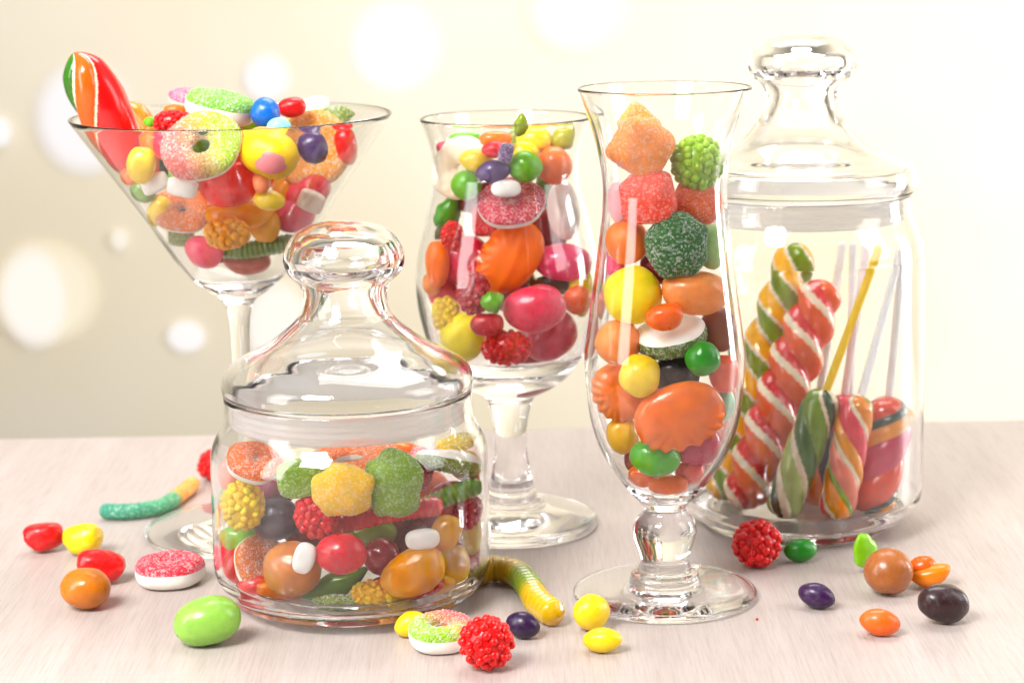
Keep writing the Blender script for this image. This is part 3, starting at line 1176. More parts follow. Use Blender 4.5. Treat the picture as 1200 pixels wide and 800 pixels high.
# martini glass, nearest candies first
C('martini',
  ('ring', 236, 171, 90, 90, lin((226, 120, 110)), 'sugared ring half pink half green facing out under the martini rim', dict(rot=(8, 58, 0), t=0.2, hole=0.22, two=(lin((166, 196, 50)), 0.25), squash=0.95)),
  ('finger', 315, 179, 68, 56, lin((250, 200, 40)), 'yellow gummy finger with pink nail in the martini glass', dict(rot=(-14, 0, -22))),
  ('bean', 366, 172, 33, 38, PURPLE, 'purple bean in front of the big orange sugared ring', dict(rot=(20, 0, 0))),
  ('bean', 166, 192, 32, 42, YELLOW, 'upright yellow bean left of the pink and green ring in the martini glass', dict(rot=(-8, 0, 0))),
  ('tablet', 182, 214, 32, 21, WHITE, 'white tablet below the upright yellow bean', dict(rot=(24, 0, 10))),
  ('tablet', 214, 219, 35, 21, WHITE, 'white tablet under the pink and green ring, nearer the red bean', dict(rot=(-12, 0, -10))),
  ('bean', 267, 214, 68, 54, lin((234, 78, 72)), 'large red bean under the ring in the middle of the martini glass', dict(rot=(6, 0, 0), d=0.7)),
  ('ring', 210, 246, 72, 72, lin((250, 138, 40)), 'orange sugared ring low on the left wall of the martini glass', dict(rot=(-10, 60, 0), t=0.28, hole=0.12, squash=0.8)),
  ('shell', 315, 234, 33, 24, YELLOW, 'small yellow bean right of the large red bean', dict(rot=(-8, 0, 0))),
  ('tablet', 364, 235, 30, 25, lin((246, 226, 210)), 'cream sugar tablet below the big orange sugared ring', dict(rot=(-25, 0, 0), mat='foam')),
  ('ring', 373, 174, 92, 92, lin((250, 162, 74)), 'big orange sugared ring leaning on the right wall of the martini glass', dict(rot=(-8, 80, 8), t=0.24, hole=0.2)),
  ('berry', 266, 273, 56, 36, GOLD, 'yellow berry gummy near the bottom of the martini glass', dict(n=60)),
  ('bean', 281, 250, 80, 34, GOLD, 'long golden bean lying under the large red bean', dict(rot=(4, 0, 0), mat='gummy')),
  ('bean', 310, 264, 37, 38, lin((246, 178, 30)), 'round golden bean beside the yellow berry gummy in the martini glass', dict(mat='gummy')),
  ('worm', 300, 288, 96, 24, OLIVE, 'olive green gummy strip curved along the bottom of the martini glass', dict(rot=(8, 0, 0), arc=-0.8, cf=lambda t: lin((104, 132, 30)), d=0.9)),
  ('bean', 239, 294, 46, 36, lin((232, 96, 120)), 'pink bean at the lower left of the martini cone', dict(rot=(-25, 0, 0))),
  ('bean', 290, 307, 56, 28, lin((190, 110, 92)), 'brownish pink bean lowest in the martini glass', {}),
  ('cube', 212, 278, 30, 22, OLIVE, 'small olive jelly piece under the low orange sugared ring', {}),
  ('bean', 175, 247, 26, 38, YELLOW, 'yellow bean squeezed between the low orange ring and the glass', dict(rot=(-30, 0, 0))),
  ('bean', 160, 224, 32, 24, lin((120, 160, 70)), 'dull green bean against the left wall of the martini cone', dict(rot=(-35, 0, 0))),
  ('bean', 150, 206, 26, 22, ORANGE, 'orange bean against the left wall behind the upright yellow bean', {}),
  ('bean', 219, 203, 42, 24, GREEN, 'green bean peeking out under the pink and green ring', {}),
  ('shell', 237, 170, 26, 18, lin((80, 150, 50)), 'green candy seen through the hole of the pink and green ring', {}),
  ('bean', 336, 221, 34, 38, GOLD, 'golden jelly behind the cream tablet in the martini glass', dict(mat='gummy')),
  ('bean', 306, 213, 20, 24, lin((240, 150, 110)), 'small salmon bean between the red bean and golden jelly', {}),
  ('bean', 348, 250, 52, 42, lin((228, 84, 110)), 'pink bean under the cream sugar tablet', dict(rot=(30, 0, 0))),
  ('bean', 380, 222, 56, 42, lin((220, 76, 88)), 'rosy bean against the right wall under the big orange ring', dict(rot=(35, 0, 0))),
  ('bean', 414, 170, 26, 46, lin((200, 40, 46)), 'upright red bean at the far right of the martini glass', dict(rot=(8, 0, 0))),
  ('ball', 311, 133, 34, 36, BLUE, 'round bright blue candy at the martini rim', dict(free=-0.022, mat='shell')),
  ('shell', 327, 148, 25, 20, LBLUE, 'light blue bean below the bright blue candy', dict(free=-0.034)),
  ('ring', 258, 126, 80, 80, lin((120, 184, 20)), 'green sugared ring with white base lying tilted at the martini rim', dict(free=-0.016, rot=(-13, 4, 0), t=0.42, hole=0.1)),
  ('berry', 203, 143, 48, 26, RED, 'red berry gummy at the martini rim left of the green ring', dict(free=-0.026, n=60)),
  ('bean', 205, 130, 26, 16, ORANGE, 'orange bean above the red berry at the martini rim', dict(free=-0.010)),
  ('shell', 176, 143, 14, 12, GREEN, 'tiny green candy between the rope candy and red berry', dict(free=-0.02)),
  ('ring', 220, 116, 46, 46, lin((228, 110, 140)), 'pink sugared ring behind the green ring on top of the martini glass', dict(free=0.012, rot=(-12, 14, 0), t=0.36, hole=0.1)),
  ('bean', 342, 126, 34, 24, RED, 'red bean behind the bright blue candy', dict(free=-0.006, rot=(5, 0, 0))),
  ('dome', 395, 134, 40, 20, OLIVE, 'olive sugared jelly at the back right of the martini rim', dict(free=0.012)),
  ('ring', 366, 124, 40, 40, CREAM, 'cream sugared piece behind the red bean at the martini rim', dict(free=0.022, rot=(10, 20, 0), t=0.25, hole=0.1, mat='foam')),
  # behind
  ('bean', 205, 170, 50, 40, lin((226, 70, 90)), 'pinkish red bean behind the pink and green ring', {}),
  ('bean', 265, 170, 60, 40, lin((244, 140, 40)), 'amber bean behind the yellow gummy finger', {}),
  ('bean', 330, 200, 60, 40, ORANGE, 'orange bean behind the yellow gummy finger and small yellow bean', {}),
  ('bean', 230, 235, 50, 40, DRED, 'dark red bean behind the low orange sugared ring', {}),
  ('bean', 300, 240, 50, 40, DORANGE, 'deep orange bean behind the long golden bean', {}),
  ('bean', 285, 150, 60, 36, LIME, 'lime bean behind the bright blue candy and finger', {}),
  ('bean', 345, 155, 50, 36, YELLOW, 'yellow bean hidden behind the light blue bean', {}),
  ('bean', 185, 165, 40, 36, lin((230, 120, 60)), 'apricot bean behind the rope candy inside the martini glass', {}),
  ('bean', 255, 295, 40, 26, lin((150, 40, 50)), 'dark rosy bean at the bottom of the martini cone behind the pink bean', {}),
)

# rope candy leaning out over the martini rim
p0, p1 = at_depth(86, 62, MAR_Y - 0.012), at_depth(164, 206, MAR_Y - 0.002)
g = rope(p0, p1, 33 * mpp(p0), [(0.20, GOLD), (0.025, CREAM), (0.42, lin((218, 26, 54))), (0.02, CREAM), (0.20, lin((250, 110, 14))), (0.03, CREAM), (0.24, lin((54, 112, 20)))], 0.55, 1, 0.15, 3.35, 0.55, 110, hand=-1, ridged=True)
q0, q1 = at_depth(140, 122, MAR_Y + 0.012), at_depth(200, 206, MAR_Y + 0.012)
g2 = rope(q0, q1, 25 * mpp(q0), [(0.5, GOLD), (0.05, CREAM), (0.30, lin((30, 70, 34))), (0.15, lin((246, 140, 20)))], 0.6, 1, 0.15, 0.6, 0.3, 90, hand=-1, ridged=True)
tag(g2.build('twisted_candy', 'rope'), 'yellow and dark green twisted candy behind the red one at the martini rim', 'twisted candy', GROUP['martini'])
tag(g.build('twisted_candy', 'rope'), 'fat red twisted candy with green and orange edge leaning out over the martini rim', 'twisted candy', GROUP['martini'])

# short jar
C('smalljar',
  ('mint', 357, 653, 24, 36, WHITE, 'white mint against the caramel bean in the short jar', dict(rot=(-18, 0, 0), d=0.6)),
  ('mint', 494, 631, 38, 24, WHITE, 'white mint above the large golden bean in the short jar', dict(rot=(6, 0, 0), d=0.6)),
  ('dome', 402, 574, 68, 58, lin((246, 190, 36)), 'yellow sugared jelly button under the short jar neck', dict(rot=(0, 0, 0), mat='frost')),
  ('dome', 461, 566, 64, 78, lin((126, 156, 8)), 'tall green sugared jelly button under the short jar neck', dict(mat='frost')),
  ('cube', 355, 559, 56, 42, lin((128, 160, 10)), 'green sugared jelly block left of the yellow button', dict(rot=(8, 0, 10), mat='frost', d=0.6)),
  ('ring', 299, 541, 62, 62, ORANGE, 'orange sugared ring with white base at the top left of the short jar', dict(rot=(-22, 32, 0), t=0.32, hole=0.1)),
  ('berry', 286, 591, 48, 60, YELLOW, 'yellow berry gummy against the left wall of the short jar', dict(n=80, nr=0.19)),
  ('ball', 323, 607, 58, 50, lin((58, 30, 48)), 'dark purple chocolate ball in the short jar', dict(mat='shell')),
  ('berry', 372, 602, 50, 54, lin((206, 34, 56)), 'red berry gummy beside the dark purple ball', dict(n=70)),
  ('ball', 343, 666, 66, 64, CARAMEL, 'large caramel ball behind a white mint in the short jar', dict(mat='bean')),
  ('ball', 400, 648, 56, 46, lin((206, 44, 62)), 'round red candy in the middle of the short jar', dict(mat='bean')),
  ('ring', 309, 662, 74, 74, lin((228, 128, 60)), 'orange sugared ring standing on edge beside the caramel ball', dict(rot=(-62, 0, -48), t=0.3, hole=0.1)),
  ('bean', 483, 670, 76, 54, lin((238, 164, 12)), 'large golden bean at the lower right of the short jar', dict(rot=(30, 0, 0), mat='gummy', d=0.8)),
  ('bean', 521, 623, 34, 44, lin((240, 176, 30)), 'golden bean standing above the large golden bean', dict(rot=(-20, 0, 0), mat='gummy')),
  ('leaf', 394, 685, 86, 30, lin((110, 154, 14)), 'green leaf shaped jelly near the bottom of the short jar', dict(rot=(24, 0, 0))),
  ('berry', 438, 697, 58, 36, lin((244, 186, 20)), 'yellow berry gummy at the bottom of the short jar', dict(n=80, nr=0.19)),
  ('berry', 496, 690, 58, 32, lin((200, 24, 40)), 'red berry gummy at the bottom right of the short jar', dict(rot=(28, 0, 0))),
  ('worm', 442, 605, 150, 28, lin((206, 40, 60)), 'long red gummy strip crossing the short jar', dict(rot=(12, 0, 0), cf=lambda t: lin((206, 38, 60)), arc=0.3, nr=22, d=0.8)),
  ('worm', 512, 584, 104, 24, LIME, 'green gummy worm slanting under the white based ring in the short jar', dict(rot=(22, 0, 0), cf=blend([(0, lin((120, 144, 30))), (1, lin((100, 150, 36)))]), arc=-0.5)),
  ('ball', 447, 651, 42, 44, lin((150, 20, 46)), 'dark red bean beside the round red candy', dict(mat='bean')),
  ('ring', 525, 541, 76, 76, OLIVE, 'green sugared ring turned white side up at the top right of the short jar', dict(rot=(170, 12, 0), t=0.32, hole=0.1, sb=-18)),
  ('ring', 408, 541, 112, 112, ORANGE, 'large orange sugared ring lying flat behind the jelly buttons', dict(rot=(6, 8, 0), t=0.2, hole=0.3)),
  ('dome', 543, 518, 50, 26, YELLOW, 'yellow sugared jelly at the top right of the short jar', dict(rot=(10, 0, 0))),
  ('cube', 492, 548, 36, 50, lin((216, 50, 54)), 'red jelly block between the tall green button and the white based ring', dict(rot=(-18, 0, 0))),
  ('berry', 546, 596, 32, 50, lin((196, 34, 66)), 'crimson berry gummy against the right wall of the short jar', {}),
  ('bean', 556, 622, 28, 54, lin((236, 210, 100)), 'pale yellow bean against the right wall of the short jar', {}),
  ('bean', 532, 661, 36, 50, lin((236, 180, 60)), 'amber bean behind the large golden bean', dict(mat='gummy')),
  ('cube', 552, 655, 20, 32, ROSE, 'pink jelly block at the lower right wall of the short jar', {}),
  ('cube', 558, 566, 20, 30, ORANGE, 'orange jelly block at the right wall below the yellow sugared jelly', {}),
  ('bean', 275, 630, 44, 32, LGREEN, 'pale green bean under the yellow berry in the short jar', {}),
  ('bean', 277, 662, 38, 42, lin((212, 30, 44)), 'red bean at the lower left wall of the short jar', {}),
  ('bean', 264, 648, 20, 40, lin((226, 70, 90)), 'pink bean hugging the left wall of the short jar', {}),
  ('bean', 268, 556, 22, 40, PALEPINK, 'pale pink bean behind the top left orange ring', {}),
  ('bean', 322, 574, 48, 36, lin((160, 50, 90)), 'plum bean behind the dark purple ball', {}),
  ('bean', 437, 624, 54, 34, OLIVE, 'olive bean behind the long red gummy strip', {}),
  ('bean', 475, 625, 50, 50, lin((130, 30, 30)), 'dark red bean behind the white mint and golden bean', {}),
  ('dome', 396, 705, 56, 18, OLIVE, 'olive sugared jelly flat on the floor of the short jar', {}),
  ('bean', 530, 585, 56, 46, lin((216, 40, 60)), 'crimson bean behind the green gummy worm in the short jar', {}),
  ('bean', 500, 575, 60, 44, lin((236, 120, 30)), 'orange bean between the tall green button and green gummy worm', {}),
  ('bean', 545, 640, 40, 50, lin((190, 40, 50)), 'red bean behind the amber bean at the right wall of the short jar', {}),
  ('bean', 510, 605, 60, 40, lin((150, 30, 60)), 'dark crimson bean below the green gummy worm', {}),
  ('bean', 285, 690, 40, 30, lin((220, 60, 50)), 'coral red bean on the floor at the left of the short jar', {}),
  ('bean', 545, 545, 40, 34, lin((240, 190, 60)), 'golden bean at the back right under the short jar neck', {}),
  ('bean', 300, 575, 60, 50, lin((230, 100, 90)), 'coral bean behind the yellow berry in the short jar', {}),
  ('bean', 300, 625, 46, 40, lin((150, 60, 30)), 'brown bean behind the standing orange ring', {}),
  ('bean', 350, 540, 70, 36, CREAM, 'cream foam candy behind the green jelly block', dict(mat='foam')),
  ('bean', 462, 530, 70, 34, lin((240, 130, 40)), 'orange bean at the back under the short jar neck', {}),
  ('bean', 460, 690, 60, 36, lin((180, 30, 40)), 'deep red bean behind the bottom yellow berry', {}),
  ('bean', 360, 620, 60, 40, lin((120, 24, 34)), 'maroon bean behind the red berry in the short jar', {}),
  ('bean', 405, 610, 60, 44, lin((60, 90, 30)), 'dark green bean behind the red berry in the short jar', {}),
  ('bean', 330, 690, 60, 30, lin((210, 110, 40)), 'orange brown bean on the floor of the short jar behind the caramel ball', {}),
  ('bean', 520, 690, 50, 30, lin((220, 160, 40)), 'mustard bean on the floor of the short jar at right', {}),
)

# goblet
C('goblet',
  ('mint', 593, 221, 34, 20, WHITE, 'white mint on the pink sugared ring in the goblet', dict(d=0.7)),
  ('shell', 615, 195, 37, 37, GREEN, 'round green candy beside the purple bean in the goblet', {}),
  ('shell', 578, 201, 37, 27, lin((84, 62, 110)), 'purple bean beside the round green candy in the goblet', dict(rot=(10, 0, 0))),
  ('shell', 559, 188, 37, 27, YELLOW, 'yellow bean on the white foam ring in the goblet', dict(rot=(-10, 0, 0))),
  ('shell', 547, 217, 32, 36, GREEN, 'green candy below the white foam ring in the goblet', {}),
  ('ball', 649, 194, 40, 44, lin((240, 120, 62)), 'orange ball at the upper right of the goblet', dict(mat='shell')),
  ('ring', 599, 238, 78, 78, lin((206, 70, 84)), 'pink sugared ring with white rim in the middle of the goblet', dict(rot=(2, 38, 0), t=0.26, hole=0.12, mat='sugar')),
  ('fish', 598, 301, 92, 66, lin((250, 122, 2)), 'large orange scalloped gummy in the middle of the goblet', dict(rot=(-128, 0, 0), mat='matte', d=0.6)),
  ('bean', 626, 361, 72, 54, lin((228, 74, 100)), 'large rose bean below the orange scalloped gummy', dict(rot=(8, 0, 0))),
  ('bean', 660, 307, 68, 44, lin((226, 82, 120)), 'pink capsule bean at the right wall of the goblet', dict(rot=(-4, 0, 0), bend=0.0)),
  ('ball', 535, 396, 54, 58, LYELLOW, 'pale yellow ball at the lower left of the goblet', {}),
  ('berry', 594, 407, 58, 40, lin((220, 34, 40)), 'red berry gummy at the bottom of the goblet', dict(n=80, nr=0.18)),
  ('bean', 653, 396, 68, 50, lin((214, 80, 100)), 'crimson bean at the lower right of the goblet', dict(rot=(35, 0, 0))),
  ('leaf', 578, 354, 28, 25, lin((110, 170, 20)), 'small green jelly leaf beside the large rose bean', dict(rot=(20, 0, 0))),
  ('shell', 676, 352, 31, 36, lin((242, 110, 28)), 'orange bean at the right wall beside the large rose bean', dict(rot=(-10, 0, 0))),
  ('bean', 571, 380, 38, 26, lin((190, 40, 58)), 'dark red bean above the berry at the goblet bottom', {}),
  ('berry', 556, 344, 38, 52, lin((170, 24, 48)), 'dark red berry gummy left of the small green leaf', {}),
  ('berry', 501, 371, 34, 46, YELLOW, 'yellow berry gummy at the left wall of the goblet', {}),
  ('bean', 519, 346, 40, 50, lin((222, 40, 54)), 'red bean at the left wall above the pale yellow ball', {}),
  ('bean', 513, 308, 28, 54, ORANGE, 'orange bean standing at the left wall of the goblet', dict(mat='matte')),
  ('berry', 531, 277, 26, 36, RED, 'small red berry gummy at the left side of the goblet', {}),
  ('leaf', 520, 248, 44, 26, lin((70, 160, 30)), 'green jelly leaf at the left wall of the goblet', dict(rot=(58, 0, 0))),
  ('leaf', 526, 262, 50, 20, lin((94, 100, 40)), 'brownish green jelly leaf tucked under the bright leaf', dict(rot=(52, 0, 0), mat='frost')),
  ('ring', 539, 196, 74, 74, lin((240, 222, 198)), 'white foam ring tilted at the upper left of the goblet', dict(rot=(42, 64, -10), t=0.26, hole=0.1, mat='foam', free=-0.008)),
  ('cube', 568, 257, 30, 40, lin((220, 34, 40)), 'red jelly block left of the scalloped gummy', {}),
  ('egg', 660, 246, 38, 70, lin((238, 224, 216)), 'white sugar egg standing at the right wall of the goblet', dict(rot=(4, 0, 0))),
  ('cube', 593, 179, 16, 22, lin((120, 84, 140)), 'small lilac jelly stick above the purple bean', dict(rot=(-15, 0, 0))),
  ('shell', 613, 178, 34, 26, YELLOW, 'yellow bean just above the round green candy', {}),
  ('bean', 626, 164, 42, 30, YELLOW, 'golden yellow bean near the goblet rim', {}),
  ('shell', 580, 175, 28, 20, lin((230, 60, 70)), 'rosy red candy behind the yellow bean in the goblet', {}),
  ('bean', 581, 163, 38, 20, ORANGE, 'orange bean near the top of the goblet', {}),
  ('bean', 545, 163, 38, 18, GREEN, 'green bean at the top left of the goblet', {}),
  ('bean', 516, 174, 20, 18, HOTPINK, 'little hot pink candy at the upper left wall of the goblet', {}),
  ('bean', 522, 184, 26, 24, PEACH, 'peach candy behind the white foam ring', {}),
  ('leaf', 663, 162, 36, 26, lin((170, 166, 20)), 'olive yellow jelly leaf at the upper right of the goblet', dict(rot=(38, 0, 0))),
  ('leaf', 611, 146, 28, 16, OLIVE, 'olive jelly strip sticking up to the goblet rim', dict(rot=(80, 0, 0))),
  ('bean', 603, 164, 18, 26, lin((130, 150, 80)), 'grey green bean behind the golden yellow bean', {}),
  ('bean', 650, 333, 50, 26, lin((80, 60, 24)), 'dark olive bean under the pink capsule', {}),
  ('bean', 686, 342, 28, 60, YELLOW, 'yellow jelly behind the orange bean at the right wall of the goblet', dict(mat='gummy')),
  ('bean', 497, 333, 22, 28, PEACH, 'peach bean at the far left wall of the goblet', {}),
  ('bean', 640, 275, 50, 70, lin((150, 24, 36)), 'dark red jelly behind the white sugar egg', {}),
  ('bean', 545, 305, 60, 60, lin((214, 40, 80)), 'magenta bean behind the small red berry in the goblet', {}),
  ('bean', 640, 225, 24, 60, lin((90, 110, 30)), 'dark green bean between the pink ring and white egg', {}),
  ('bean', 600, 340, 60, 60, lin((130, 20, 40)), 'maroon bean behind the small green leaf', {}),
  ('bean', 620, 410, 60, 40, lin((170, 50, 50)), 'brick red bean at the back of the goblet bottom', {}),
  ('bean', 555, 225, 60, 50, DRED, 'dark red bean behind the green candy in the goblet', {}),
)

# hurricane glass
C('hurricane',
  ('bean', 779, 371, 44, 31, lin((250, 116, 8)), 'small orange bean sitting on the white sugared ring', dict(rot=(12, 0, 0))),
  ('fish', 796, 487, 104, 76, lin((252, 128, 4)), 'large orange scalloped gummy in the tall curved glass', dict(rot=(18, 0, 0), d=0.5)),
  ('shell', 823, 420, 37, 41, lin((50, 144, 12)), 'green candy beside the white sugared ring in the tall curved glass', dict(rot=(-10, 0, 0))),
  ('ball', 750, 440, 47, 50, YELLOW, 'yellow ball below the white sugared ring', dict(mat='shell')),
  ('dome', 793, 287, 72, 76, lin((36, 98, 12)), 'dark green sugared jelly button in the tall curved glass', dict(d=0.8)),
  ('ball', 742, 346, 68, 68, lin((240, 214, 50)), 'large pale yellow ball in the tall curved glass', {}),
  ('ring', 786, 394, 84, 84, lin((96, 116, 24)), 'white sugared ring with green underside in the tall curved glass', dict(rot=(192, -14, 0), t=0.36, hole=0.1, sb=-22)),
  ('bean', 813, 342, 76, 52, PEACH, 'large peach bean under the dark green button', dict(rot=(-6, 0, 0))),
  ('cube', 752, 173, 66, 64, lin((252, 146, 6)), 'big orange sugared cube at the top of the tall curved glass', dict(rot=(-32, 0, 20), d=0.8, e=0.58)),
  ('cube', 760, 232, 62, 60, lin((246, 84, 30)), 'red orange sugared cube under the big orange one', dict(rot=(8, 0, -15), d=0.75)),
  ('berry', 822, 190, 63, 66, lin((144, 182, 14)), 'green berry gummy near the top of the tall curved glass', dict(n=90, nr=0.18)),
  ('cube', 818, 236, 60, 48, lin((250, 112, 4)), 'orange jelly wedge under the green berry gummy', dict(rot=(-28, 0, 20), e=0.7, d=0.7)),
  ('cube', 748, 145, 44, 40, lin((252, 156, 30)), 'orange sugared tip behind the big orange cube', dict(rot=(-45, 0, 0), e=0.42)),
  ('fish', 723, 460, 72, 60, lin((252, 132, 20)), 'orange scalloped gummy standing at the left wall of the tall curved glass', dict(rot=(-62, 0, 0), mat='bean')),
  ('shell', 768, 535, 54, 43, lin((80, 172, 20)), 'green candy at the bottom of the tall curved glass', dict(rot=(-10, 0, 0))),
  ('ball', 729, 510, 40, 46, lin((240, 190, 10)), 'yellow ball low on the left of the tall curved glass', dict(mat='shell')),
  ('ball', 735, 283, 50, 54, lin((232, 128, 70)), 'apricot ball left of the dark green button', {}),
  ('bean', 833, 288, 30, 54, lin((176, 206, 140)), 'pale green bean right of the dark green button', {}),
  ('ball', 842, 386, 44, 54, BROWN, 'brown ball at the right wall beside the white sugared ring', {}),
  ('ball', 725, 401, 52, 54, PEACH, 'peach ball at the left wall under the large yellow ball', {}),
  ('ball', 793, 438, 56, 50, CHOC, 'dark chocolate ball under the white sugared ring', dict(mat='shell')),
  ('bean', 848, 437, 36, 44, lin((236, 100, 60)), 'orange red bean at the right wall of the tall curved glass', {}),
  ('bean', 854, 473, 24, 38, MINTG, 'mint green bean at the right wall of the tall curved glass', {}),
  ('bean', 822, 521, 58, 48, lin((186, 60, 90)), 'dark pink bean under the large scalloped gummy', {}),
  ('bean', 783, 567, 46, 24, ORANGE, 'orange bean added for the orange refraction at the bottom of the tall curved glass', {}),  # added piece, stands in for orange refracted in the bowl bottom
  ('bean', 752, 556, 34, 26, lin((236, 120, 60)), 'apricot bean low beside the bottom green candy', {}),
  ('bean', 812, 553, 34, 26, lin((220, 80, 60)), 'brick orange bean low at the right under the dark pink bean', {}),
  ('bean', 722, 311, 24, 34, PINK, 'pink bean at the left wall below the apricot ball', {}),
  ('bean', 775, 312, 50, 40, DRED, 'dark red bean behind the large yellow ball', {}),
  ('bean', 770, 470, 50, 44, DORANGE, 'deep orange bean behind the large scalloped gummy', {}),
  ('bean', 745, 540, 30, 30, lin((150, 30, 50)), 'wine red bean behind the bottom green candy', {}),
  ('bean', 726, 236, 26, 52, lin((238, 190, 196)), 'pale pink jelly at the left wall beside the red orange cube', {}),
)
for o in COL.objects:
    pass

# tall jar: ropes and lollipops
TJ = 'candies in the tall jar'


def J(u, v_, dy):
    return at_depth(u, v_, TAL_Y + dy)


OR_, CR_ = lin((252, 108, 14)), lin((246, 226, 200))
p0, p1 = J(866, 596, -0.012), J(968, 328, 0.010)
tag(rope(p0, p1, 33 * mpp(p0), [(0.48, OR_), (0.22, CR_), (0.30, lin((212, 28, 52)))], 3.4, 2, 0.32, 0.3, 0.28, hand=1).build('twisted_candy', 'rope'),
    'long orange red and white rope candy leaning in the tall jar', 'twisted candy', TJ)
p0, p1 = J(842, 585, 0.010), J(938, 285, 0.028)
tag(rope(p0, p1, 30 * mpp(p0), [(0.46, lin((128, 150, 36))), (0.08, CR_), (0.38, lin((244, 180, 24))), (0.08, CR_)], 3.4, 2, 0.32, 1.0, 0.28, hand=1).build('twisted_candy', 'rope'),
    'long yellow and olive rope candy behind the orange one in the tall jar', 'twisted candy', TJ)


def lollipop(p0, p1, rad, bands, turns, lobes, groove, s1, stick_col, label, phase=0.0, hand=1):
    rt = root('lollipop', p0)
    o = rope(p0, p1, rad, bands, turns, lobes, groove, phase, 0.10, hand=hand, ridged=True, nseg=96).build('candy', 'rope', rt)
    o.location = -p0
    g = Geo()
    s0 = p1.lerp(p0, 0.25)
    st = tube(g, [s0, s0.lerp(s1, 0.5), s1], 0.0017, lambda t: stick_col, 14).build('stick', 'stick', rt)
    st.location = -p0
    tag(rt, label, 'lollipop', 'lollipops in the tall jar')
    return rt


lollipop(J(914, 606, -0.027), J(968, 456, -0.022), 23 * mpp(J(940, 530, -0.025)),
         [(0.30, lin((118, 148, 24))), (0.06, CR_), (0.16, lin((34, 74, 24))), (0.14, CR_), (0.28, lin((176, 190, 110))), (0.10, CR_), (0.24, lin((70, 110, 40)))], 1.0, 1, 0.14, J(1031, 289, -0.004), lin((246, 200, 10)),
         'green and white twisted lollipop on a yellow stick', 0.8)
lollipop(J(978, 609, -0.030), J(1006, 462, -0.026), 22 * mpp(J(990, 530, -0.025)),
         [(0.24, lin((228, 88, 100))), (0.06, CR_), (0.22, lin((246, 150, 30))), (0.08, lin((134, 160, 40))), (0.22, lin((240, 140, 120))), (0.06, CR_), (0.16, lin((246, 160, 50)))], 1.15, 1, 0.12, J(1057, 289, 0.0), lin((250, 248, 248)),
         'slim pink yellow and green striped lollipop on a white stick in the tall jar', 0.2)
lollipop(J(1016, 602, -0.012), J(1046, 464, -0.008), 31 * mpp(J(1030, 530, -0.01)),
         [(0.36, lin((226, 84, 52))), (0.10, lin((42, 74, 60))), (0.18, lin((240, 160, 50))), (0.36, lin((206, 66, 100)))], 1.25, 1, 0.16, J(1059, 295, 0.004), lin((250, 248, 248)),
         'fat orange purple and dark green lollipop against the right wall of the tall jar', 1.4, hand=-1)
lollipop(J(955, 596, 0.004), J(995, 462, 0.012), 21 * mpp(J(970, 530, 0.01)),
         [(0.4, lin((226, 130, 40))), (0.3, lin((28, 50, 44))), (0.3, lin((214, 50, 80)))], 0.8, 1, 0.1, J(1017, 283, 0.030), lin((238, 226, 226)),
         'dark green and orange lollipop half hidden behind the striped one', 0.0)
lollipop(J(1010, 590, 0.022), J(990, 470, 0.026), 18 * mpp(J(980, 530, 0.03)),
         [(0.5, lin((222, 80, 90))), (0.5, CR_)], 0.8, 1, 0.1, J(1001, 283, 0.036), lin((248, 246, 248)),
         'pink and cream lollipop farthest back in the tall jar', 0.0)
lollipop(J(940, 575, 0.034), J(960, 470, 0.036), 18 * mpp(J(950, 530, 0.03)),
         [(0.5, lin((216, 100, 40))), (0.5, CR_)], 0.8, 1, 0.1, J(988, 283, 0.030), lin((248, 246, 248)),
         'orange and cream lollipop hidden behind the rope candies', 0.0)


# ------------------------------------------------------------------ loose candies on the table
TG = 'loose candies on the table'


def put(kind, u, v_, w_, h_, col, label, **opt):
    COUNT[0] += 1
    seed = COUNT[0] * 0.37
    s = mpp(at_height(u, v_, 0.006))
    a, c = w_ * s / 2, h_ * s / 2
    roll, pitch, yaw = opt.get('rot', (0, 0, 0))
    d_ = opt.get('d', 0.95)
    b = d_ * min(a, c)
    if kind == 'ring':
        c = opt.get('t', 0.3) * a
    rise = math.hypot(a * math.sin(R(roll)), c * math.cos(R(roll)))
    p = at_height(u, v_, rise)
    ob = make_candy(kind, a, b, c, col, opt, seed)
    ob.location = p
    ob.rotation_euler = rot_matrix(roll, pitch, yaw).to_euler()
    bpy.context.view_layer.update()
    lo = min((o.matrix_world @ Vector(v.co)).z for o in ([ob] + list(ob.children)) if o.type == 'MESH' for v in o.data.vertices)
    ob.location.z -= lo - 0.0002
    return tag(ob, label, opt.get('cat', NAMES[kind][1]), TG)


put('bean', 51, 630, 47, 34, RED, 'red bean at the far left of the table', rot=(0, 0, 10), mat='bean', lump=0.12, bend=0.22)
put('bean', 97, 632, 47, 37, YELLOW, 'yellow bean between the two red beans on the table', rot=(8, 0, -15), mat='bean', lump=0.12, bend=0.22)
put('bean', 118, 664, 56, 40, lin((224, 40, 50)), 'red bean touching the caramel ball on the table', rot=(-14, 0, 20), mat='bean', lump=0.12, bend=0.22)
put('ball', 100, 690, 58, 48, lin((196, 118, 38)), 'caramel ball in front of the red beans at the left of the table', mat='bean', d=1.0)
put('ring', 199, 668, 80, 80, lin((226, 62, 78)), 'pink sugared ring with white base lying left of the short jar', t=0.40, hole=0.2)
put('bean', 242, 728, 80, 54, lin((142, 186, 88)), 'large smooth green bean in front of the short jar', rot=(10, 0, 12), mat='bean', bend=0.0, d=1.05, lump=0.05)
put('berry', 249, 546, 36, 36, RED, 'red berry gummy half hidden behind the short jar', n=60)
put('shell', 481, 731, 36, 30, YELLOW, 'yellow candy at the foot of the short jar beside the two tone ring', rot=(20, 0, 15))
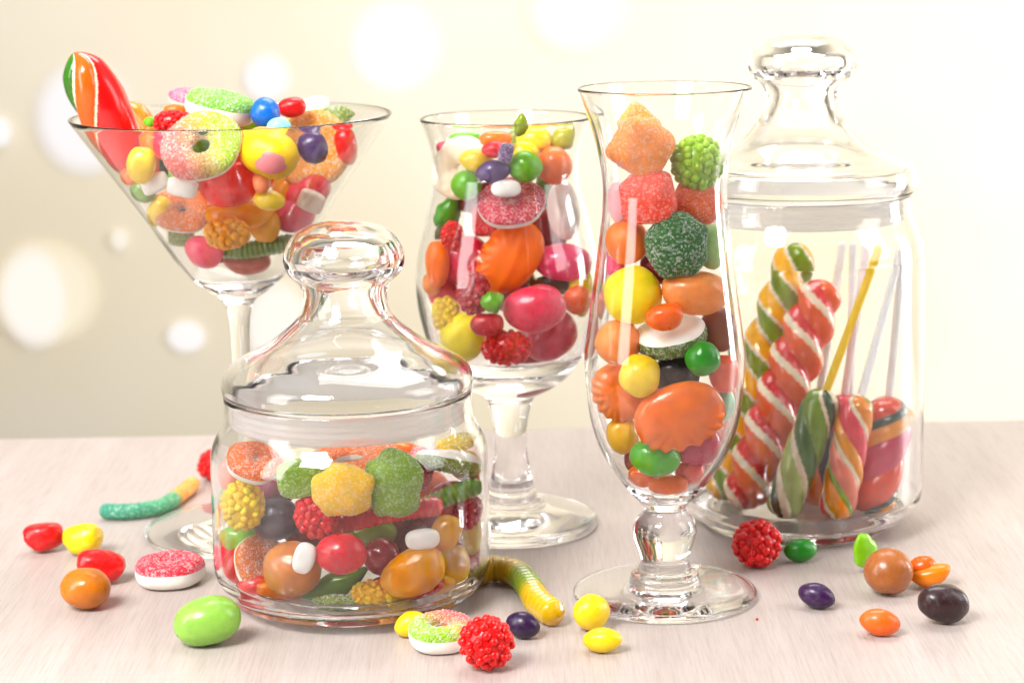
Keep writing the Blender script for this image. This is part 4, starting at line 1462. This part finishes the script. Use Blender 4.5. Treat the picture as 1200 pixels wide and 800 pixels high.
put('ring', 517, 743, 76, 76, lin((150, 196, 48)), 'sugared ring half green half pink on the table before the short jar', t=0.42, hole=0.26, two=(lin((222, 96, 92)), 0.9), rot=(0, 6, 0))
put('berry', 571, 753, 66, 62, lin((222, 26, 40)), 'largest red berry gummy at the front of the table', n=84, nr=0.175, taper=-0.14, rot=(-20, 30, 0), d=1.0)
put('shell', 613, 732, 38, 32, lin((42, 18, 56)), 'dark purple candy behind the largest red berry gummy', rot=(-10, 0, -15))
put('shell', 693, 717, 42, 43, YELLOW, 'round yellow candy touching the foot of the tall curved glass', rot=(0, 0, 30))
put('shell', 706, 750, 43, 30, YELLOW, 'flat yellow candy in front of the round yellow one', rot=(4, 0, -10))
put('berry', 887, 637, 58, 56, lin((206, 20, 34)), 'red berry gummy before the tall jar', n=84, nr=0.175, d=1.0)
put('shell', 938, 645, 37, 28, lin((34, 126, 12)), 'green candy before the tall jar beside the red berry', rot=(0, 0, 10))
put('shell', 957, 698, 41, 30, lin((54, 24, 66)), 'small purple candy alone at the right of the tall curved glass', rot=(-12, 0, -20))
put('leaf', 1015, 646, 56, 34, lin((140, 200, 50)), 'bright green jelly leaf behind the caramel ball at right', rot=(-58, 0, 35), d=0.4)
put('ball', 1041, 670, 57, 54, lin((164, 102, 60)), 'glossy caramel ball at the right of the table', mat='bean', d=1.0)
put('shell', 1031, 729, 44, 32, lin((246, 112, 28)), 'small orange candy at the front right of the table', rot=(-8, 0, -10))
put('ball', 1106, 707, 61, 46, lin((48, 26, 28)), 'dark chocolate egg at the right front of the table', rot=(-12, 0, 10), mat='shell', d=0.95)

# orange wedge with a small bean part pressed on top
rt = root('jelly_wedge', at_height(1090, 664, 0.008))
s = mpp(rt.location)
g = Geo()


def wedge(d):
    x, y, z = d
    return (25 * s * sp(x, 0.9), 15 * s * y, 13 * s * sp(z, 0.8) * (1 - 0.35 * x * x) + 5 * s * x * x - 2 * s)


g.ball(wedge, lin((250, 148, 22)), 48, 26).build('slice', 'gummy', rt)
o = ellipsoid(17 * s, 14 * s, 12 * s, lin((246, 116, 40)), 0.95, 0, 0.05).build('round_piece', 'gummy', rt)
o.location = (-7 * s, 6 * s, 9 * s)
rt.rotation_euler = rot_matrix(14, 0, -10).to_euler()
bpy.context.view_layer.update()
lo = min((o.matrix_world @ v.co).z for o in rt.children for v in o.data.vertices)
rt.location.z -= lo - 0.0002
tag(rt, 'orange jelly slice with a rounder orange piece on it behind the caramel ball', 'jelly candy', TG)


def table_worm(pts, rad, cf, label, nr, ridge=0.06, mat='gummy'):
    P_ = [at_height(u, v_, rad) for u, v_ in pts]
    c0 = P_[len(P_) // 2]
    g = Geo()
    tube(g, [p - c0 for p in P_], rad, cf, 20, ridge, nr)
    o = g.build('gummy_worm', mat)
    o.location = c0
    o.location.z += 0.0004
    return tag(o, label, 'gummy worm', TG)


table_worm([(117, 599), (150, 600), (188, 594), (208, 582), (228, 566)], 0.0035, blend([(0, lin((40, 140, 112))), (0.55, lin((70, 150, 100))), (0.66, lin((240, 160, 50))), (1, lin((244, 160, 50)))]),
           'green and orange gummy worm beside the martini foot', 20, 0.025, 'frost')
table_worm([(545, 676), (575, 667), (604, 672), (620, 688), (630, 705), (652, 722)], 0.0050, blend([(0, lin((226, 180, 20))), (0.3, lin((200, 170, 20))), (0.45, lin((110, 130, 30))), (0.6, lin((120, 140, 30))), (0.72, lin((206, 170, 10))), (1, lin((214, 176, 20)))]),
           'yellow and olive gummy worm curling behind the short jar', 22)

g = Geo()
g.ball(lambda d: d * 0.0005 * (1 + 0.5 * noise.noise(d * 2)), lin((200, 30, 40)), 12, 8)
o = g.build('sugar_crumb', 'gummy')
o.location = at_height(887, 725, 0.0004)
tag(o, 'tiny red sugar crumb on the bare table near the tall curved glass foot', 'crumb', TG)
